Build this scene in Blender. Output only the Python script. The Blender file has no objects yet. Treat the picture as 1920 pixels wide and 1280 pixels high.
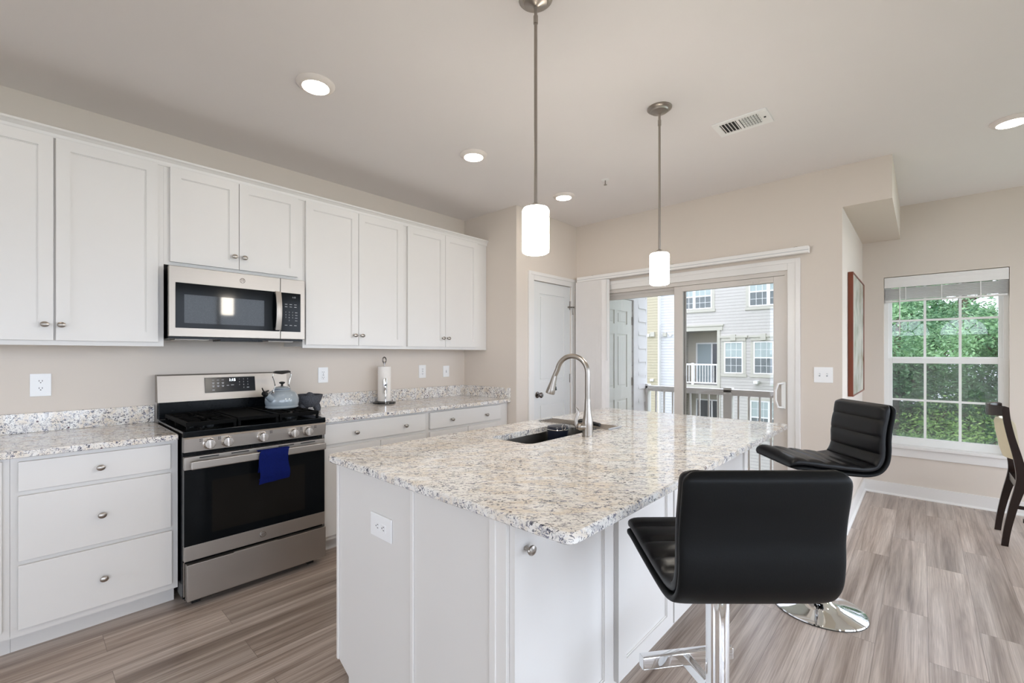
import bpy, bmesh, math, random
from mathutils import Vector, Matrix
random.seed(7)
sc = bpy.context.scene
PI = math.pi
# Room axes used below: u runs along the stove wall, v runs from the stove wall into the room, z up.
# Blender X = u, Blender Y = -v.
# ---------------------------------------------------------------- camera
cam_d = bpy.data.cameras.new('camera')
cam = bpy.data.objects.new('camera', cam_d)
sc.collection.objects.link(cam)
cam.location = (0.1664, -3.4753, 1.3286)
cam.rotation_euler = (PI/2, 0, 0.7584 - PI/2)
cam_d.sensor_width = 36.0
cam_d.lens = 839.94/1920*36
cam_d.shift_x = 25.9/1920
cam_d.shift_y = 25.3/1920
cam_d.clip_start = 0.02
cam_d.clip_end = 400
sc.camera = cam
# ---------------------------------------------------------------- sky, exposure
SKY = 1.35
DOWN = 9.0
PEND = 11.0
world = bpy.data.worlds.new('overcast_sky'); sc.world = world
world.use_nodes = True
wn = world.node_tree.nodes; wl = world.node_tree.links
bg = wn['Background']
tc = wn.new('ShaderNodeTexCoord'); sp = wn.new('ShaderNodeSeparateXYZ'); rp = wn.new('ShaderNodeValToRGB')
wl.new(tc.outputs['Generated'], sp.inputs[0]); wl.new(sp.outputs['Z'], rp.inputs[0]); wl.new(rp.outputs[0], bg.inputs[0])
rp.color_ramp.elements[0].position = 0.0; rp.color_ramp.elements[0].color = (0.76, 0.85, 1.0, 1)
rp.color_ramp.elements[1].position = 0.9; rp.color_ramp.elements[1].color = (0.84, 0.91, 1.03, 1)
bg.inputs[1].default_value = SKY
sc.view_settings.view_transform = 'Standard'
sc.view_settings.look = 'None'
sc.view_settings.exposure = 2.30
sc.view_settings.gamma = 1.0
sc.view_settings.use_curve_mapping = False
sc.cycles.use_denoising = True
sc.cycles.max_bounces = 10
sc.cycles.diffuse_bounces = 6
sc.cycles.glossy_bounces = 5
sc.cycles.transparent_max_bounces = 16
sc.cycles.caustics_reflective = False
sc.cycles.caustics_refractive = False
sc.cycles.sample_clamp_indirect = 6.0

def portal(name, u, v, z, du, dz, direction):
    l = bpy.data.lights.new(name, 'AREA'); l.shape = 'RECTANGLE'; l.size = du; l.size_y = dz
    l.cycles.is_portal = True
    o = bpy.data.objects.new(name, l); sc.collection.objects.link(o)
    o.location = (u, -v, z)
    o.rotation_euler = Vector((direction[0], -direction[1], 0)).to_track_quat('-Z', 'Y').to_euler()
portal('portal_slider', 4.46, 1.785, 1.0, 1.83, 2.0, (-1, 0))
portal('portal_window', 5.99, 3.605, 1.28, 0.8, 1.57, (-1, 0))
portal('portal_back_a', -4.14, 3.2, 1.35, 0.95, 2.1, (1, 0))
portal('portal_back_b', -4.14, 4.2, 1.35, 0.95, 2.1, (1, 0))
portal('portal_right_a', -1.3, 6.64, 1.3, 4.6, 2.3, (0, -1))  # this and the portals below serve the added unseen windows
portal('portal_right_b', 3.7, 6.64, 1.3, 4.0, 2.3, (0, -1))
portal('portal_back_c', -4.14, 1.675, 1.32, 1.95, 2.45, (1, 0))
portal('portal_added_side', 5.99, 5.35, 1.3, 2.0, 2.4, (-1, 0))

# ---------------------------------------------------------------- materials
MATS = {}
def nodemat(name):
    m = bpy.data.materials.new(name); m.use_nodes = True
    nt = m.node_tree
    return m, nt, nt.nodes['Principled BSDF']
def mat(name, col, rough=0.5, metal=0.0, coat=0.0, emit=None, es=0.0, noise=0.0, nscale=30, bump=0.0, bscale=200, spec=0.5, stretch=None, ior=None):
    m, nt, b = nodemat(name)
    b.inputs['Base Color'].default_value = (*col, 1)
    b.inputs['Roughness'].default_value = rough
    b.inputs['Metallic'].default_value = metal
    b.inputs['Coat Weight'].default_value = coat
    b.inputs['Coat Roughness'].default_value = 0.08
    b.inputs['Specular IOR Level'].default_value = spec
    if emit:
        b.inputs['Emission Color'].default_value = (*emit, 1); b.inputs['Emission Strength'].default_value = es
    N, L = nt.nodes, nt.links
    if noise or bump:
        t = N.new('ShaderNodeTexCoord'); mp = N.new('ShaderNodeMapping')
        if stretch: mp.inputs['Scale'].default_value = stretch
        L.new(t.outputs['Object'], mp.inputs[0])
    if noise:
        n = N.new('ShaderNodeTexNoise'); n.inputs['Scale'].default_value = nscale; n.inputs['Detail'].default_value = 4
        L.new(mp.outputs[0], n.inputs['Vector'])
        mx = N.new('ShaderNodeMix'); mx.data_type = 'RGBA'
        mx.inputs[6].default_value = (*[c*(1-noise) for c in col], 1)
        mx.inputs[7].default_value = (*[min(1, c*(1+noise)) for c in col], 1)
        L.new(n.outputs[0], mx.inputs[0]); L.new(mx.outputs[2], b.inputs['Base Color'])
    if bump:
        n2 = N.new('ShaderNodeTexNoise'); n2.inputs['Scale'].default_value = bscale; n2.inputs['Detail'].default_value = 3
        L.new(mp.outputs[0], n2.inputs['Vector'])
        bp = N.new('ShaderNodeBump'); bp.inputs['Strength'].default_value = bump; bp.inputs['Distance'].default_value = 0.002
        L.new(n2.outputs[0], bp.inputs['Height']); L.new(bp.outputs[0], b.inputs['Normal'])
    MATS[name] = m
    return m
M = MATS
mat('wall_paint', (0.70, 0.63, 0.56), 0.75, noise=0.015, nscale=3, bump=0.08, bscale=350)
mat('ceiling_paint', (0.83, 0.80, 0.80), 0.85, noise=0.015, nscale=3, bump=0.08, bscale=300)
mat('trim_white', (0.80, 0.78, 0.755), 0.35, noise=0.01, nscale=8)
mat('cabinet_white', (0.745, 0.725, 0.70), 0.36, noise=0.012, nscale=6)
mat('door_white', (0.76, 0.765, 0.755), 0.4, noise=0.01, nscale=8)
mat('plastic_white', (0.88, 0.88, 0.88), 0.3, noise=0.005)
mat('slot_dark', (0.03, 0.03, 0.03), 0.6, noise=0.05)
mat('nickel', (0.37, 0.335, 0.30), 0.30, 1.0, noise=0.05, nscale=120)
mat('nickel_dark', (0.20, 0.18, 0.17), 0.25, 1.0, noise=0.05, nscale=120)
mat('black_pan', (0.01, 0.01, 0.01), 0.12, noise=0.1)
mat('chrome', (0.86, 0.87, 0.88), 0.04, 1.0, noise=0.01)
mat('black_gloss', (0.004, 0.005, 0.006), 0.10, noise=0.1, spec=0.14)
mat('black_enamel', (0.004, 0.005, 0.006), 0.22, noise=0.1, spec=0.18)
mat('oven_window', (0.010, 0.009, 0.008), 0.12, noise=0.3, nscale=5, spec=0.16)
mat('cast_iron', (0.004, 0.004, 0.004), 0.6, noise=0.2, nscale=80, bump=0.15, bscale=300, spec=0.05)
mat('panel_black', (0.010, 0.012, 0.017), 0.18, noise=0.1, spec=0.25)
mat('label_grey', (0.42, 0.43, 0.45), 0.6, noise=0.02)
mat('display_glow', (0.1, 0.1, 0.1), 0.5, emit=(0.75, 0.9, 1.0), es=1.6)
mat('leather_black', (0.006, 0.006, 0.007), 0.36, noise=0.25, nscale=12, bump=0.12, bscale=300, spec=0.26)
mat('leather_back', (0.005, 0.0055, 0.006), 0.45, noise=0.2, nscale=10, bump=0.08, bscale=300, spec=0.16)
mat('stitch_black', (0.05, 0.05, 0.05), 0.5, noise=0.1)
mat('towel_blue', (0.006, 0.012, 0.10), 0.95, noise=0.3, nscale=150, bump=0.8, bscale=500, spec=0.08)
mat('kettle_enamel', (0.33, 0.375, 0.41), 0.16, noise=0.03, coat=0.6)
mat('kettle_rim', (0.10, 0.13, 0.20), 0.3, noise=0.03)
mat('plastic_black', (0.012, 0.012, 0.012), 0.35, noise=0.1)
mat('pot_navy', (0.012, 0.016, 0.03), 0.3, noise=0.1)
mat('basalt', (0.085, 0.09, 0.105), 0.9, noise=0.98, nscale=130, bump=1.0, bscale=160, spec=0.1)
mat('paper_white', (0.88, 0.84, 0.79), 0.9, noise=0.02, nscale=60, bump=0.4, bscale=200)
mat('sink_steel', (0.34, 0.32, 0.29), 0.35, 1.0, noise=0.08, nscale=40)
mat('chair_wood', (0.018, 0.010, 0.008), 0.22, noise=0.3, nscale=20, stretch=(1, 1, .2), spec=0.35)
mat('cream_fabric', (0.80, 0.72, 0.52), 0.6, noise=0.03, nscale=40)
mat('seat_white', (0.85, 0.85, 0.83), 0.6, noise=0.03, nscale=40)
mat('vinyl_white', (0.84, 0.84, 0.82), 0.35, noise=0.01)
mat('vinyl_slider', (0.66, 0.615, 0.57), 0.4, noise=0.01)
mat('vane', (0.80, 0.765, 0.74), 0.55, noise=0.02, nscale=10)
mat('blind_white', (0.84, 0.82, 0.80), 0.5, noise=0.02)
mat('cord_white', (0.8, 0.79, 0.77), 0.6, noise=0.02)
mat('frame_wood', (0.20, 0.045, 0.018), 0.4, noise=0.5, nscale=14, stretch=(1, 1, .3))
mat('lamp_glow', (0.9, 0.9, 0.9), 0.5, emit=(1.0, 0.89, 0.77), es=DOWN)
mat('shade_glow', (0.9, 0.9, 0.9), 0.25, emit=(1.0, 0.93, 0.82), es=PEND)
mat('lamp_trim', (0.80, 0.74, 0.70), 0.5, noise=0.01)
mat('siding_trim', (0.86, 0.86, 0.86), 0.6, noise=0.02)
mat('cream_trim', (0.52, 0.50, 0.42), 0.6, noise=0.02)
mat('rail_white', (0.86, 0.86, 0.84), 0.4, noise=0.01)
mat('deck_grey', (0.62, 0.61, 0.59), 0.7, noise=0.15, nscale=10)
mat('ext_door', (0.84, 0.85, 0.79), 0.45, noise=0.01)
mat('recess_tan', (0.50, 0.46, 0.38), 0.8, noise=0.04, nscale=3)
mat('window_upper', (0.38, 0.45, 0.43), 0.3, noise=0.15, nscale=3)
mat('window_lower', (0.15, 0.17, 0.17), 0.4, noise=0.3, nscale=3)
mat('window_dark', (0.03, 0.035, 0.04), 0.2, noise=0.3, nscale=3)
mat('curtain_sheer', (0.30, 0.37, 0.38), 0.4, noise=0.2, nscale=12, stretch=(1, 6, .3))
mat('bark', (0.10, 0.075, 0.05), 0.9, noise=0.3, nscale=10)
mat('grass', (0.13, 0.15, 0.09), 0.95, noise=0.4, nscale=2)
mat('roof_grey', (0.2, 0.2, 0.2), 0.9, noise=0.1)

def stainless(name, col, rough, stretch):
    m, nt, b = nodemat(name); N, L = nt.nodes, nt.links
    b.inputs['Metallic'].default_value = 1.0
    t = N.new('ShaderNodeTexCoord'); mp = N.new('ShaderNodeMapping'); mp.inputs['Scale'].default_value = stretch
    n = N.new('ShaderNodeTexNoise'); n.inputs['Scale'].default_value = 420; n.inputs['Detail'].default_value = 3
    L.new(t.outputs['Object'], mp.inputs[0]); L.new(mp.outputs[0], n.inputs['Vector'])
    mr = N.new('ShaderNodeMapRange'); mr.inputs['To Min'].default_value = rough*0.8; mr.inputs['To Max'].default_value = rough*1.3
    L.new(n.outputs[0], mr.inputs[0]); L.new(mr.outputs[0], b.inputs['Roughness'])
    mx = N.new('ShaderNodeMix'); mx.data_type = 'RGBA'
    mx.inputs[6].default_value = (*[c*0.93 for c in col], 1); mx.inputs[7].default_value = (*[min(1, c*1.05) for c in col], 1)
    L.new(n.outputs[0], mx.inputs[0]); L.new(mx.outputs[2], b.inputs['Base Color'])
    bp = N.new('ShaderNodeBump'); bp.inputs['Strength'].default_value = 0.05; bp.inputs['Distance'].default_value = 0.001
    L.new(n.outputs[0], bp.inputs['Height']); L.new(bp.outputs[0], b.inputs['Normal'])
    MATS[name] = m
stainless('stainless', (0.42, 0.385, 0.35), 0.42, (0.01, 1, 1))
stainless('stainless_knob', (0.70, 0.66, 0.62), 0.25, (1, 1, 0.05))

def granite():
    m, nt, b = nodemat('granite'); N, L = nt.nodes, nt.links
    t = N.new('ShaderNodeTexCoord')
    rot = N.new('ShaderNodeMapping'); rot.inputs['Rotation'].default_value = (0, 0, 0.8); rot.inputs['Scale'].default_value = (1, 1, 1)
    L.new(t.outputs['Object'], rot.inputs[0])
    st = N.new('ShaderNodeMapping'); st.inputs['Scale'].default_value = (1.0, 1.9, 1.5)
    L.new(rot.outputs[0], st.inputs[0])
    def noise(scale, detail, rough, dist=0.0, vec=st):
        n = N.new('ShaderNodeTexNoise'); n.inputs['Scale'].default_value = scale; n.inputs['Detail'].default_value = detail
        n.inputs['Roughness'].default_value = rough; n.inputs['Distortion'].default_value = dist
        L.new(vec.outputs[0], n.inputs['Vector']); return n
    def ramp(src, p0, c0, p1, c1):
        r = N.new('ShaderNodeValToRGB'); e = r.color_ramp.elements
        e[0].position = p0; e[0].color = c0; e[1].position = p1; e[1].color = c1
        L.new(src, r.inputs[0]); return r
    def mix(fac, a, c):
        x = N.new('ShaderNodeMix'); x.data_type = 'RGBA'; L.new(fac, x.inputs[0])
        if isinstance(a, tuple): x.inputs[6].default_value = a
        else: L.new(a, x.inputs[6])
        if isinstance(c, tuple): x.inputs[7].default_value = c
        else: L.new(c, x.inputs[7])
        return x.outputs[2]
    W, K = (1, 1, 1, 1), (0, 0, 0, 1)
    base = ramp(noise(9, 5, 0.6, 0.6).outputs[0], 0.38, (0.78, 0.70, 0.60, 1), 0.56, (0.87, 0.85, 0.82, 1))
    c = base.outputs[0]
    # translucent grey-blue crystals
    g1 = ramp(noise(26, 4, 0.62, 0.8).outputs[0], 0.55, K, 0.64, W)
    c = mix(g1.outputs[0], c, (0.56, 0.545, 0.555, 1))
    g2 = ramp(noise(48, 3, 0.6, 1.0).outputs[0], 0.590, K, 0.622, W)
    c = mix(g2.outputs[0], c, (0.22, 0.22, 0.27, 1))
    # cluster mask for dark flecks
    cl = ramp(noise(7, 3, 0.6, 0.5).outputs[0], 0.40, (0.35, 0.35, 0.35, 1), 0.58, W)
    d = ramp(noise(62, 2, 0.55, 1.3).outputs[0], 0.575, K, 0.592, W)
    mm = N.new('ShaderNodeMix'); mm.data_type = 'RGBA'; mm.blend_type = 'MULTIPLY'; mm.inputs[0].default_value = 1
    L.new(d.outputs[0], mm.inputs[6]); L.new(cl.outputs[0], mm.inputs[7])
    c = mix(mm.outputs[2], c, (0.045, 0.05, 0.075, 1))
    # garnet spots
    vo = N.new('ShaderNodeTexVoronoi'); vo.inputs['Scale'].default_value = 13; L.new(rot.outputs[0], vo.inputs['Vector'])
    nd = noise(60, 3, 0.6, 0, rot)
    ad = N.new('ShaderNodeMath'); ad.operation = 'MULTIPLY_ADD'; ad.inputs[1].default_value = 0.16
    L.new(nd.outputs[0], ad.inputs[0]); L.new(vo.outputs['Distance'], ad.inputs[2])
    gs = ramp(ad.outputs[0], 0.135, W, 0.155, K)
    c = mix(gs.outputs[0], c, (0.085, 0.03, 0.04, 1))
    L.new(c, b.inputs['Base Color'])
    b.inputs['Roughness'].default_value = 0.07
    b.inputs['Specular IOR Level'].default_value = 0.5
    MATS['granite'] = m
granite()

def floor_mat():
    m, nt, b = nodemat('plank_floor'); N, L = nt.nodes, nt.links
    t = N.new('ShaderNodeTexCoord')
    br = N.new('ShaderNodeTexBrick')
    mp = N.new('ShaderNodeMapping'); mp.inputs['Location'].default_value = (0.35, 0.1125, 0)
    L.new(t.outputs['Object'], mp.inputs[0]); L.new(mp.outputs[0], br.inputs['Vector'])
    br.inputs['Color1'].default_value = (0, 0, 0, 1); br.inputs['Color2'].default_value = (1, 1, 1, 1)
    br.inputs['Mortar'].default_value = (0.5, 0.5, 0.5, 1)
    br.inputs['Scale'].default_value = 1; br.inputs['Brick Width'].default_value = 1.22; br.inputs['Row Height'].default_value = 0.178
    br.inputs['Mortar Size'].default_value = 0.0008; br.inputs['Mortar Smooth'].default_value = 0.1; br.offset = 0.37; br.offset_frequency = 2
    br.inputs['Bias'].default_value = 0
    # per plank offset for the grain
    cmb = N.new('ShaderNodeVectorMath'); cmb.operation = 'SCALE'; cmb.inputs['Scale'].default_value = 37.0
    L.new(br.outputs['Color'], cmb.inputs[0])
    ad = N.new('ShaderNodeVectorMath'); ad.operation = 'ADD'
    L.new(t.outputs['Object'], ad.inputs[0]); L.new(cmb.outputs[0], ad.inputs[1])
    def noise(sc_, scale, det, dist=0):
        mp2 = N.new('ShaderNodeMapping'); mp2.inputs['Scale'].default_value = sc_
        L.new(ad.outputs[0], mp2.inputs[0])
        n = N.new('ShaderNodeTexNoise'); n.inputs['Scale'].default_value = scale; n.inputs['Detail'].default_value = det
        n.inputs['Roughness'].default_value = 0.6; n.inputs['Distortion'].default_value = dist
        L.new(mp2.outputs[0], n.inputs['Vector']); return n
    big = noise((0.42, 10, 1), 1.7, 4, 0.6)
    r = N.new('ShaderNodeValToRGB'); e = r.color_ramp.elements
    e[0].position = 0.27; e[0].color = (0.165, 0.118, 0.092, 1)
    e[1].position = 0.68; e[1].color = (0.57, 0.485, 0.425, 1)
    k = r.color_ramp.elements.new(0.47); k.color = (0.385, 0.308, 0.258, 1)
    L.new(big.outputs[0], r.inputs[0])
    fine = noise((0.8, 40, 1), 5, 5, 0.3)
    r2 = N.new('ShaderNodeValToRGB'); r2.color_ramp.elements[0].position = 0.32; r2.color_ramp.elements[0].color = (0.72, 0.70, 0.68, 1)
    r2.color_ramp.elements[1].position = 0.62; r2.color_ramp.elements[1].color = (1.06, 1.06, 1.06, 1)
    L.new(fine.outputs[0], r2.inputs[0])
    mu = N.new('ShaderNodeMix'); mu.data_type = 'RGBA'; mu.blend_type = 'MULTIPLY'; mu.inputs[0].default_value = 1
    L.new(r.outputs[0], mu.inputs[6]); L.new(r2.outputs[0], mu.inputs[7])
    # per plank tone
    pr = N.new('ShaderNodeMapRange'); pr.inputs['To Min'].default_value = 0.90; pr.inputs['To Max'].default_value = 1.12
    L.new(br.outputs['Color'], pr.inputs[0])
    mu2 = N.new('ShaderNodeVectorMath'); mu2.operation = 'SCALE'
    L.new(mu.outputs[2], mu2.inputs[0]); L.new(pr.outputs[0], mu2.inputs['Scale'])
    fin = N.new('ShaderNodeMix'); fin.data_type = 'RGBA'
    L.new(br.outputs['Fac'], fin.inputs[0]); L.new(mu2.outputs[0], fin.inputs[6]); fin.inputs[7].default_value = (0.15, 0.115, 0.095, 1)
    L.new(fin.outputs[2], b.inputs['Base Color'])
    mr = N.new('ShaderNodeMapRange'); mr.inputs['To Min'].default_value = 0.24; mr.inputs['To Max'].default_value = 0.36
    L.new(fine.outputs[0], mr.inputs[0]); L.new(mr.outputs[0], b.inputs['Roughness'])
    b.inputs['Specular IOR Level'].default_value = 0.55
    bp = N.new('ShaderNodeBump'); bp.inputs['Strength'].default_value = 0.15; bp.inputs['Distance'].default_value = 0.001
    L.new(fine.outputs[0], bp.inputs['Height']); L.new(bp.outputs[0], b.inputs['Normal'])
    MATS['plank_floor'] = m
floor_mat()

def siding(name, col, step=0.115):
    m, nt, b = nodemat(name); N, L = nt.nodes, nt.links
    t = N.new('ShaderNodeTexCoord'); s = N.new('ShaderNodeSeparateXYZ'); L.new(t.outputs['Object'], s.inputs[0])
    d = N.new('ShaderNodeMath'); d.operation = 'DIVIDE'; d.inputs[1].default_value = step; L.new(s.outputs['Z'], d.inputs[0])
    f = N.new('ShaderNodeMath'); f.operation = 'FRACT'; L.new(d.outputs[0], f.inputs[0])
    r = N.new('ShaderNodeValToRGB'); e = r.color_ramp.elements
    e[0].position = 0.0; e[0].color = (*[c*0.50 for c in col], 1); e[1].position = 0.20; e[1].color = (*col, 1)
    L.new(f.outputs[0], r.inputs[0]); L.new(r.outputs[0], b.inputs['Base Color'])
    bp = N.new('ShaderNodeBump'); bp.inputs['Strength'].default_value = 0.6; bp.inputs['Distance'].default_value = 0.01
    bp.invert = True
    L.new(f.outputs[0], bp.inputs['Height']); L.new(bp.outputs[0], b.inputs['Normal'])
    b.inputs['Roughness'].default_value = 0.6
    MATS[name] = m
siding('siding_pale', (0.53, 0.505, 0.46), 0.15)
siding('siding_tan', (0.50, 0.45, 0.31), 0.15)
siding('siding_white', (0.66, 0.66, 0.66), 0.15)
siding('siding_near', (0.86, 0.86, 0.87), 0.17)

def glass(name, tint, refl=1.0, haze=0.0):
    m = bpy.data.materials.new(name); m.use_nodes = True; nt = m.node_tree; N, L = nt.nodes, nt.links
    N.remove(N['Principled BSDF']); out = N['Material Output']
    tr = N.new('ShaderNodeBsdfTransparent'); tr.inputs[0].default_value = (*tint, 1)
    gl = N.new('ShaderNodeBsdfGlossy'); gl.inputs['Roughness'].default_value = 0.0; gl.inputs[0].default_value = (refl, refl, refl, 1)
    lw = N.new('ShaderNodeLayerWeight'); lw.inputs[0].default_value = 0.5     # Schlick reflectance, the same from both faces
    pw = N.new('ShaderNodeMath'); pw.operation = 'POWER'; pw.inputs[1].default_value = 5.0; L.new(lw.outputs['Facing'], pw.inputs[0])
    fr = N.new('ShaderNodeMath'); fr.operation = 'MULTIPLY_ADD'; fr.inputs[1].default_value = 0.96; fr.inputs[2].default_value = 0.04; L.new(pw.outputs[0], fr.inputs[0])
    mx = N.new('ShaderNodeMixShader'); L.new(fr.outputs[0], mx.inputs[0]); L.new(tr.outputs[0], mx.inputs[1]); L.new(gl.outputs[0], mx.inputs[2])
    last = mx
    if haze:
        df = N.new('ShaderNodeBsdfDiffuse'); df.inputs[0].default_value = (0.8, 0.85, 0.85, 1)
        m2 = N.new('ShaderNodeMixShader'); m2.inputs[0].default_value = haze
        L.new(last.outputs[0], m2.inputs[1]); L.new(df.outputs[0], m2.inputs[2]); last = m2
    L.new(last.outputs[0], out.inputs[0]); MATS[name] = m
glass('pane_glass', (0.735, 0.725, 0.73), 0.9)
glass('pane_clear', (0.985, 0.99, 0.99), 0.6)
glass('insect_screen', (0.82, 0.83, 0.83), 0.1, 0.17)
glass('oven_glass', (0.10, 0.10, 0.10), 1.0)

def micro_mesh():
    m, nt, b = nodemat('microwave_window'); N, L = nt.nodes, nt.links
    t = N.new('ShaderNodeTexCoord'); v = N.new('ShaderNodeTexVoronoi'); v.inputs['Scale'].default_value = 500
    L.new(t.outputs['Object'], v.inputs['Vector'])
    r = N.new('ShaderNodeValToRGB'); r.color_ramp.elements[0].color = (0.008, 0.009, 0.010, 1); r.color_ramp.elements[1].color = (0.045, 0.05, 0.052, 1)
    L.new(v.outputs['Distance'], r.inputs[0]); L.new(r.outputs[0], b.inputs['Base Color'])
    b.inputs['Roughness'].default_value = 0.05; b.inputs['Specular IOR Level'].default_value = 0.28
    MATS['microwave_window'] = m
micro_mesh()

def leaf_mat(name, c0, c1):
    m, nt, b = nodemat(name); N, L = nt.nodes, nt.links
    g = N.new('ShaderNodeNewGeometry')
    t = N.new('ShaderNodeTexCoord'); n = N.new('ShaderNodeTexNoise'); n.inputs['Scale'].default_value = 1.3; n.inputs['Detail'].default_value = 2
    L.new(t.outputs['Object'], n.inputs['Vector'])
    a = N.new('ShaderNodeMath'); a.operation = 'MULTIPLY_ADD'; a.inputs[1].default_value = 0.45
    L.new(g.outputs['Random Per Island'], a.inputs[0])
    s = N.new('ShaderNodeMath'); s.operation = 'MULTIPLY_ADD'; s.inputs[1].default_value = 1.6; s.inputs[2].default_value = -0.5
    L.new(n.outputs[0], s.inputs[0]); L.new(s.outputs[0], a.inputs[2])
    r = N.new('ShaderNodeValToRGB'); r.color_ramp.elements[0].position = 0.15; r.color_ramp.elements[0].color = (*c0, 1)
    r.color_ramp.elements[1].position = 0.9; r.color_ramp.elements[1].color = (*c1, 1)
    L.new(a.outputs[0], r.inputs[0]); L.new(r.outputs[0], b.inputs['Base Color'])
    b.inputs['Roughness'].default_value = 0.5
    tr = N.new('ShaderNodeBsdfTranslucent'); L.new(r.outputs[0], tr.inputs[0])
    mx = N.new('ShaderNodeMixShader'); mx.inputs[0].default_value = 0.4
    L.new(b.outputs[0], mx.inputs[1]); L.new(tr.outputs[0], mx.inputs[2]); L.new(mx.outputs[0], N['Material Output'].inputs[0])
    MATS[name] = m
leaf_mat('leaves_mid', (0.07, 0.19, 0.10), (0.44, 0.68, 0.36))
leaf_mat('leaves_dark', (0.04, 0.15, 0.08), (0.26, 0.50, 0.24))
leaf_mat('leaves_lime', (0.14, 0.34, 0.07), (0.62, 0.85, 0.30))

def art_mat():
    m, nt, b = nodemat('canvas_art'); N, L = nt.nodes, nt.links
    t = N.new('ShaderNodeTexCoord'); n = N.new('ShaderNodeTexNoise'); n.inputs['Scale'].default_value = 5; n.inputs['Detail'].default_value = 6
    L.new(t.outputs['Object'], n.inputs['Vector'])
    r = N.new('ShaderNodeValToRGB'); e = r.color_ramp.elements
    e[0].position = 0.3; e[0].color = (0.22, 0.20, 0.10, 1); e[1].position = 0.7; e[1].color = (0.62, 0.60, 0.50, 1)
    k = e.new(0.5); k.color = (0.42, 0.44, 0.38, 1)
    L.new(n.outputs[0], r.inputs[0]); L.new(r.outputs[0], b.inputs['Base Color'])
    b.inputs['Roughness'].default_value = 0.25
    MATS['canvas_art'] = m
art_mat()

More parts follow.
